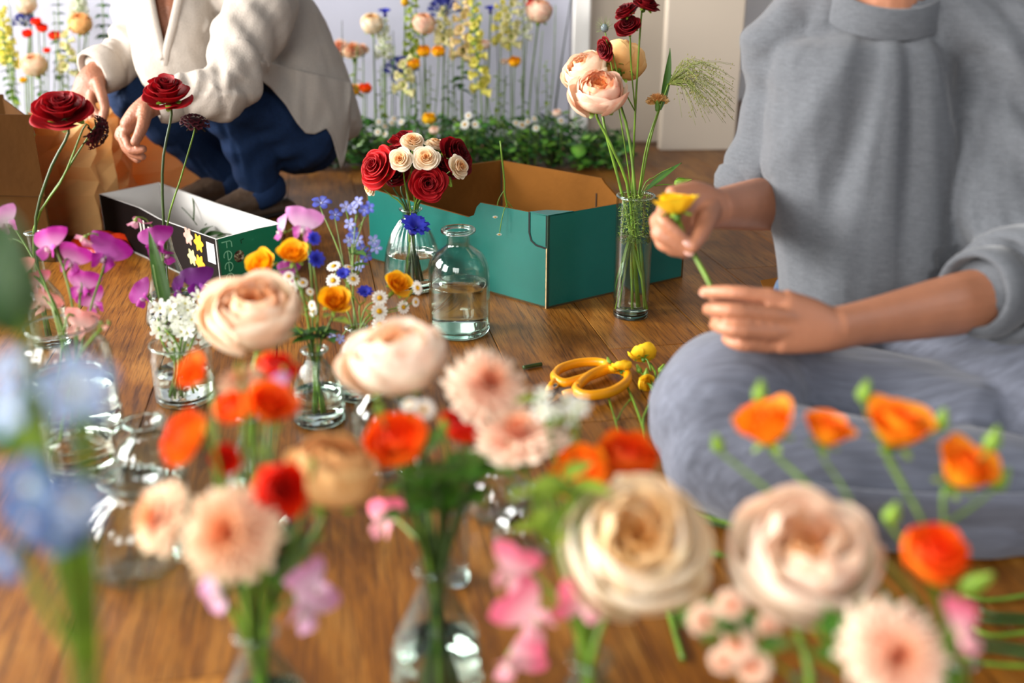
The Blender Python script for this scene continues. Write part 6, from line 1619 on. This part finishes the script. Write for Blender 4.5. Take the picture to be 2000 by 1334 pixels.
# flared hem lying on the floor in front
hemv = []; nh = 60
edge = spline([onz(1300, 905), onz(1350, 975), onz(1440, 1018), onz(1600, 1075), onz(1800, 1092), onz(2060, 1088), onz(2280, 1060)], nh)
inn = spline([onz(1330, 850, .07), onz(1400, 900, .09), onz(1500, 930, .09), onz(1620, 960, .09), onz(1800, 975, .09), onz(2060, 975, .09), onz(2270, 970, .09)], nh)
for k in range(nh):
    for j in range(7):
        f = j / 6; p = inn[k].lerp(edge[k], f); p.z = .09 * (1 - f) ** 1.6 + .006 + .010 * abs(noise.noise(Vector((k * .35, f * 2, 0)))) * f
        hemv.append(p)
hf = [(k * 7 + j, k * 7 + j + 1, (k + 1) * 7 + j + 1, (k + 1) * 7 + j) for k in range(nh - 1) for j in range(6)]
ho = put('hem', MB().add(hemv, hf).mesh('hem', PLISSE), None, sk)
s_ = ho.modifiers.new('cloth', 'SOLIDIFY'); s_.thickness = .003
# edge of a light denim shirt showing under the sweatshirt
dn = fuse([limb([A_(1535, 555, 1.53), A_(1575, 590, 1.50), A_(1625, 612, 1.47)], [(.030, .02), (.028, .02), (.02, .015)], 10, 14)], 'denim_shirt_tail', pbr('light_denim', lin('46586f'), .85, 200, .2, .3, 300), .004, 2, p1, lambda p, n: .004 * noise.noise(p * 60))
# the flower being trimmed
fh = A_(1321, 400, 1.226); fd = Vector((-.08, .22, 1)).normalized(); fs_ = 90 / 2 / FPX * 1.222
hfw = thing('yellow_rose', 'yellow rose held between the fingers of the seated person', 'rose', A_(1392, 566, 1.205))
hp_ = fh - fd * fs_ * .4
put('stem', tube(spline([A_(1394, 572, 1.212), A_(1376, 535, 1.228), A_(1350, 488, 1.250), A_(1330, 445, 1.243), hp_], 16), .0028, 8).mesh('stem', STEM), None, hfw)
bloom(hfw, frame(hp_, fd, 1.0) @ Matrix.Diagonal((fs_, fs_, fs_ * .72, 1)), 'spray', 'lemon', True, 5)
put('calyx', calyx_mesh('rose'), frame(hp_, fd, .5, fs_), hfw)
# small folded card edge behind the front hand
tag(put('card_scrap', box(.05, .04, .003, (0, 0, .0), .0005).mesh('card_scrap', KRAFT, False), frame(onz(1515, 560, .03), (0, -.6, .8), .2)), 'scrap of brown card propped behind the front hand of the seated person', 'card')

# ---------------- crouching person in the white shirt
p2 = thing('person', 'crouching person in a white linen shirt and blue jeans reaching into a paper bag', 'person', onz(520, 405))
S = lambda x, y, d: at(x, y, d)
nk = S(345, -75, 2.46); hc2 = S(300, -215, 2.40)
hp2, HP2 = head_parts(hc2, (-.7, -.45, -.45), 1.02)
shN, elN, wrN = S(508, -5, 2.40), S(448, 172, 2.26), S(300, 200, 2.20)
shF, elF, wrF = S(300, -5, 2.62), S(262, 108, 2.52), S(188, 140, 2.44)
b2 = hp2 + [limb([nk + Vector((.03, .02, -.08)), nk, nk.lerp(hc2, .6)], [.066, .058, .058]),
    limb([S(600, 240, 2.66), S(545, 120, 2.62), S(440, 15, 2.54), S(385, -45, 2.50)], [(.14, .12), (.13, .12), (.155, .115), (.10, .08)], ref=(.8, 0, .6)),
    limb([S(356, -30, 2.48), S(350, 40, 2.435), S(356, 110, 2.44)], [.085, .092, .08]),
    limb([shF.lerp(shN, .25), shN, shN.lerp(elN, .5), elN], [.055, .055, .048, .042]), limb([shN.lerp(shF, .25), shF, shF.lerp(elF, .5), elF], [.055, .055, .048, .042]),
    limb([elN, elN.lerp(wrN, .4), wrN], [.043, .042, .029]), limb([elF, elF.lerp(wrF, .4), wrF], [.043, .042, .029])]
# near hand hanging, fingers curling towards the bag
kn2 = [S(243, 262, 2.17), S(236, 262, 2.19), S(233, 260, 2.215), S(240, 255, 2.24)]
pn2 = [S(254, 292, 2.155), S(247, 292, 2.18), S(246, 288, 2.21), S(252, 282, 2.235)]
tn2 = [S(282, 290, 2.15), S(280, 306, 2.17), S(270, 313, 2.20), S(275, 300, 2.225)]
for k in range(4):
    b2.append(finger([wrN.lerp(kn2[k], .5), kn2[k], kn2[k].lerp(pn2[k], .5), pn2[k], pn2[k].lerp(tn2[k], .5) + Vector((0, 0, -.004)), tn2[k]], .0118, .0085))
b2 += [limb([wrN, S(272, 222, 2.195), S(248, 246, 2.195)], [(.028, .026), (.036, .024), (.040, .017)], ref=(0, 1, 0)), finger([S(285, 212, 2.175), S(280, 240, 2.15), S(272, 262, 2.14), S(262, 280, 2.135)], .016, .0095)]
# far hand reaching down
kf = [S(178, 205, 2.39), S(170, 206, 2.41), S(162, 202, 2.43), S(157, 194, 2.45)]
pf = [S(190, 222, 2.375), S(178, 228, 2.395), S(168, 224, 2.415), S(162, 216, 2.44)]
tf = [S(200, 242, 2.375), S(186, 246, 2.39), S(175, 243, 2.41), S(170, 234, 2.435)]
for k in range(4): b2.append(finger([wrF.lerp(kf[k], .5), kf[k], pf[k], tf[k]], .0118, .0082))
b2 += [limb([wrF, S(178, 158, 2.42), S(170, 190, 2.42)], [(.028, .026), (.038, .022), (.042, .017)], ref=(1, 0, 0)), finger([S(190, 160, 2.40), S(200, 190, 2.375), S(205, 212, 2.37), S(202, 232, 2.37)], .015, .009)]
fuse(b2, 'body', SKINO, .0036, 2, p2)
fuse([limb([HP2(0, .05, .1), HP2(0, -.02, .09), HP2(0, -.075, .03), HP2(0, -.075, -.07)], [(.06, .08), (.088, .09), (.085, .082), (.06, .06)], ref=(0, 0, 1))], 'hair', HAIRG, .007, 2, p2)
for sx in (-1, 1): put('eye', ball(.0115, lin('e8e4de'), lin('e8e4de'), 12, 9).mesh('eye', PETAL), Matrix.Translation(HP2(sx * .031, .08, .008)), p2)
put('ring', lathe([(.0095 + .002 * math.cos(a), .002 * math.sin(a)) for a in [2 * math.pi * k / 8 for k in range(9)]], 20).mesh('ring', pbr('gold', lin('d9a441'), .25, metal=1.0)), frame(kn2[2].lerp(pn2[2], .45) + Vector((0, -.002, 0)), pn2[2] - kn2[2]), p2)
# jeans
hipN, knN, anN = S(596, 262, 2.60), S(420, 180, 2.40), S(512, 372, 2.58)
hipF, knF, anF = S(560, 240, 2.80), S(252, 176, 2.56), S(450, 352, 2.74)
je = [limb([S(604, 255, 2.66), S(580, 250, 2.70), S(545, 235, 2.74)], [.115, .125, .115], 12, 22),
    limb([hipN, hipN.lerp(knN, .5) + Vector((0, 0, .01)), knN, knN + (knN - hipN).normalized() * .02], [.112, .098, .078, .066], 14, 20),
    limb([knN, knN.lerp(anN, .35) + Vector((.02, .02, 0)), anN], [.074, .072, .052], 14, 20),
    limb([hipF, hipF.lerp(knF, .5), knF, knF + (knF - hipF).normalized() * .02], [.11, .095, .076, .062], 14, 20),
    limb([knF, knF.lerp(anF, .4) + Vector((.01, .02, 0)), anF], [.072, .068, .052], 14, 20)]
def dje(p, n):
    d = 0.0
    for A, B in ((knN, anN), (knF, anF), (hipN, knN), (hipF, knF)):
        t, rv = segparam(p, A, B)
        if rv.length < .12:
            a = math.atan2(rv.z, rv.x); d += .007 * noise.noise(Vector((t * 7 + a * .6, a * 1.1, A.x * 9)))
    return d + .003 * noise.noise(p * 26)
jn = fuse(je, 'jeans', DENIM, .006, 3, p2, dje)
for an, kn_ in ((anN, knN), (anF, knF)): cuff(an, an - kn_, .052, .05, jn, DENIM, 4)
# shoes
for an, c in ((anN, S(520, 398, 2.60)), (anF, S(445, 366, 2.76))):
    g = Vector((an.x, an.y, 0)); dirn = Vector((-.72, -.69, 0)).normalized()
    sole = [limb([g - dirn * .075 + Vector((0, 0, .02)), g + Vector((0, 0, .018)), g + dirn * .10 + Vector((0, 0, .018)), g + dirn * .165 + Vector((0, 0, .018))], [(.016, .036), (.016, .038), (.016, .046), (.013, .034)], 12, 16, ref=(0, 0, 1))]
    upr = sole + [limb([an + Vector((0, 0, -.02)), g + Vector((0, 0, .06)), g + dirn * .06 + Vector((0, 0, .045)), g + dirn * .14 + Vector((0, 0, .034))], [(.05, .042), (.045, .042), (.036, .042), (.022, .036)], 12, 16, ref=(0, 0, 1))]
    sh = fuse(upr, 'shoe', LEATHER, .005, 3, p2, lambda p, n: .0015 * noise.noise(p * 70))
    fuse([limb([q + Vector((0, 0, -.006)) for q in (g - dirn * .078 + Vector((0, 0, .016)), g + Vector((0, 0, .014)), g + dirn * .10 + Vector((0, 0, .014)), g + dirn * .168 + Vector((0, 0, .014)))], [(.009, .040), (.009, .042), (.009, .050), (.008, .037)], 12, 16, ref=(0, 0, 1))], 'sole', pbr('rubber_sole', lin('241d18'), .8), .005, 1, sh)
# shirt
tri = [(296, -40), (352, -40), (318, 112)]
def in_v(c, n):
    x, y = proj(c)
    if y < -30 or n.y > .35: return False
    w = (112 - y) / 112.0
    return 0 < w and 318 - 26 * w < x < 320 + 22 * w and (c - CAM).dot(FWD) < 2.56
sp = [limb([S(636, 240, 2.62), S(608, 185, 2.63), S(548, 95, 2.62), S(455, 8, 2.56), S(392, -48, 2.52)], [(.078, .165), (.105, .170), (.140, .160), (.178, .140), (.115, .10)], 20, 26, ref=(.8, 0, .6)),
    limb([S(352, -40, 2.49), S(345, 40, 2.44), S(362, 130, 2.44), S(400, 190, 2.47)], [(.11, .10), (.12, .115), (.11, .11), (.08, .09)], 14, 22),
    limb([shF.lerp(shN, .2), shN, shN.lerp(elN, .55), elN], [.085, .088, .076, .066], 14, 20), limb([elN + (elN - shN).normalized() * .012, elN.lerp(wrN, .35), elN.lerp(wrN, .80)], [.068, .060, .045], 12, 20),
    limb([shN.lerp(shF, .2), shF, shF.lerp(elF, .55), elF], [.085, .086, .072, .064], 14, 20), limb([elF, elF.lerp(wrF, .4), elF.lerp(wrF, .82)], [.064, .058, .052], 12, 20)]
def dshirt(p, n):
    d = .009 * noise.noise(Vector((p.x * 9 + p.z * 7, p.y * 9, p.z * 11 - p.x * 6))) + .0028 * noise.noise(Vector((p.x * 24 + p.z * 20, p.y * 20, p.z * 26 - p.x * 14)))
    for A, B, am in ((shN, elN, .008), (elN, wrN, .008), (shF, elF, .008), (elF, wrF, .007)):
        t, rv = segparam(p, A, B)
        if rv.length < .11:
            a = math.atan2(rv.z, rv.x); d += am * noise.noise(Vector((t * 7 + a * .9, a * 1.0, am * 900 + A.x)))
    return d
shirt = fuse(sp, 'shirt', LINEN, .0055, 2, p2, dshirt)
# open V neck cut out of the shirt, and the placket bands along it
def hit(o, px, py):
    r = ray(px, py).normalized(); ok, loc, n, k = o.ray_cast(CAM, r); return loc if ok else at(px, py, 2.35)
VN = [(292, -60), (356, -60), (321, 112)]
cv = [at(x, y, 2.15) for x, y in VN] + [at(x, y, 2.39) for x, y in VN]
cm = MB().add(cv, [(0, 1, 2), (5, 4, 3), (0, 3, 4, 1), (1, 4, 5, 2), (2, 5, 3, 0)]).mesh('cutter', LINEN, False)
bm = bmesh.new(); bm.from_mesh(cm); bmesh.ops.recalc_face_normals(bm, faces=bm.faces); bm.to_mesh(cm); bm.free()
bands = [[hit(shirt, x, y) for x, y in Q] for Q in (((290, -20), (296, 10), (304, 50), (320, 116)), ((352, -20), (346, 10), (337, 50), (322, 116), (330, 150), (336, 180)))]
co = bpy.data.objects.new('cutter', cm); COL.objects.link(co)
md = shirt.modifiers.new('v', 'BOOLEAN'); md.object = co; md.operation = 'DIFFERENCE'; md.solver = 'EXACT'
bpy.context.view_layer.update()
nm = bpy.data.meshes.new_from_object(shirt.evaluated_get(bpy.context.evaluated_depsgraph_get())); shirt.modifiers.clear(); shirt.data = nm; bpy.data.objects.remove(co)
for P in bands:
    put('placket', tube(spline(P, 18), [(.010, .005)] * 18, 8, ref=(1, 0, 0)).mesh('placket', LINEN), None, shirt)
cuff(elF.lerp(wrF, .84), wrF - elF, .050, .06, shirt, LINEN, 6)
cuff(elN.lerp(wrN, .82), wrN - elN, .044, .05, shirt, LINEN, 7)
bpy.context.view_layer.update()
hx = [(505, 152), (530, 172), (560, 206), (580, 240), (598, 260), (615, 262), (638, 250), (650, 268), (660, 305), (668, 334), (676, 300), (685, 236)]
def hem_y(x):
    for (a, b_), (c, d) in zip(hx, hx[1:]):
        if a <= x <= c: return b_ + (d - b_) * (x - a) / (c - a)
    return hx[-1][1]
nr_, nc_ = 40, 20; dg_ = [[0.0] * nc_ for _ in range(nr_)]; pxs = []
for i in range(nr_):
    x = 505 + 180 * i / (nr_ - 1); yb = hem_y(x); yt = 118 + 40 * i / (nr_ - 1)
    row = []
    for j in range(nc_):
        y = yt + (yb - yt) * j / (nc_ - 1); row.append((x, y)); best = None
        for ob in (shirt, jn):
            ok, loc, n_, k_ = ob.ray_cast(CAM, ray(x, y).normalized())
            if ok: q = (loc - CAM).dot(FWD); best = q if best is None else min(best, q)
        dg_[i][j] = best if best is not None else (dg_[i][j - 1] if j else 2.6)
    pxs.append(row)
for it in range(14):
    nw = [r[:] for r in dg_]
    for i in range(nr_):
        for j in range(nc_):
            nb = [dg_[a][b_] for a in (i - 1, i, i + 1) for b_ in (j - 1, j, j + 1) if 0 <= a < nr_ and 0 <= b_ < nc_]
            nw[i][j] = min(dg_[i][j], sum(nb) / len(nb)) if it < 10 else sum(nb) / len(nb)
    dg_ = nw
tv = [at(pxs[i][j][0], pxs[i][j][1], dg_[i][j] - .006 - .010 * (j / nc_) + .010 * noise.noise(Vector((i * .22, j * .10, 4)))) for i in range(nr_) for j in range(nc_)]
to = put('shirt_tail', MB().add(tv, [(i * nc_ + j, i * nc_ + j + 1, (i + 1) * nc_ + j + 1, (i + 1) * nc_ + j) for i in range(nr_ - 1) for j in range(nc_ - 1)]).mesh('shirt_tail', LINEN), None, shirt)
s_ = to.modifiers.new('cloth', 'SOLIDIFY'); s_.thickness = .002
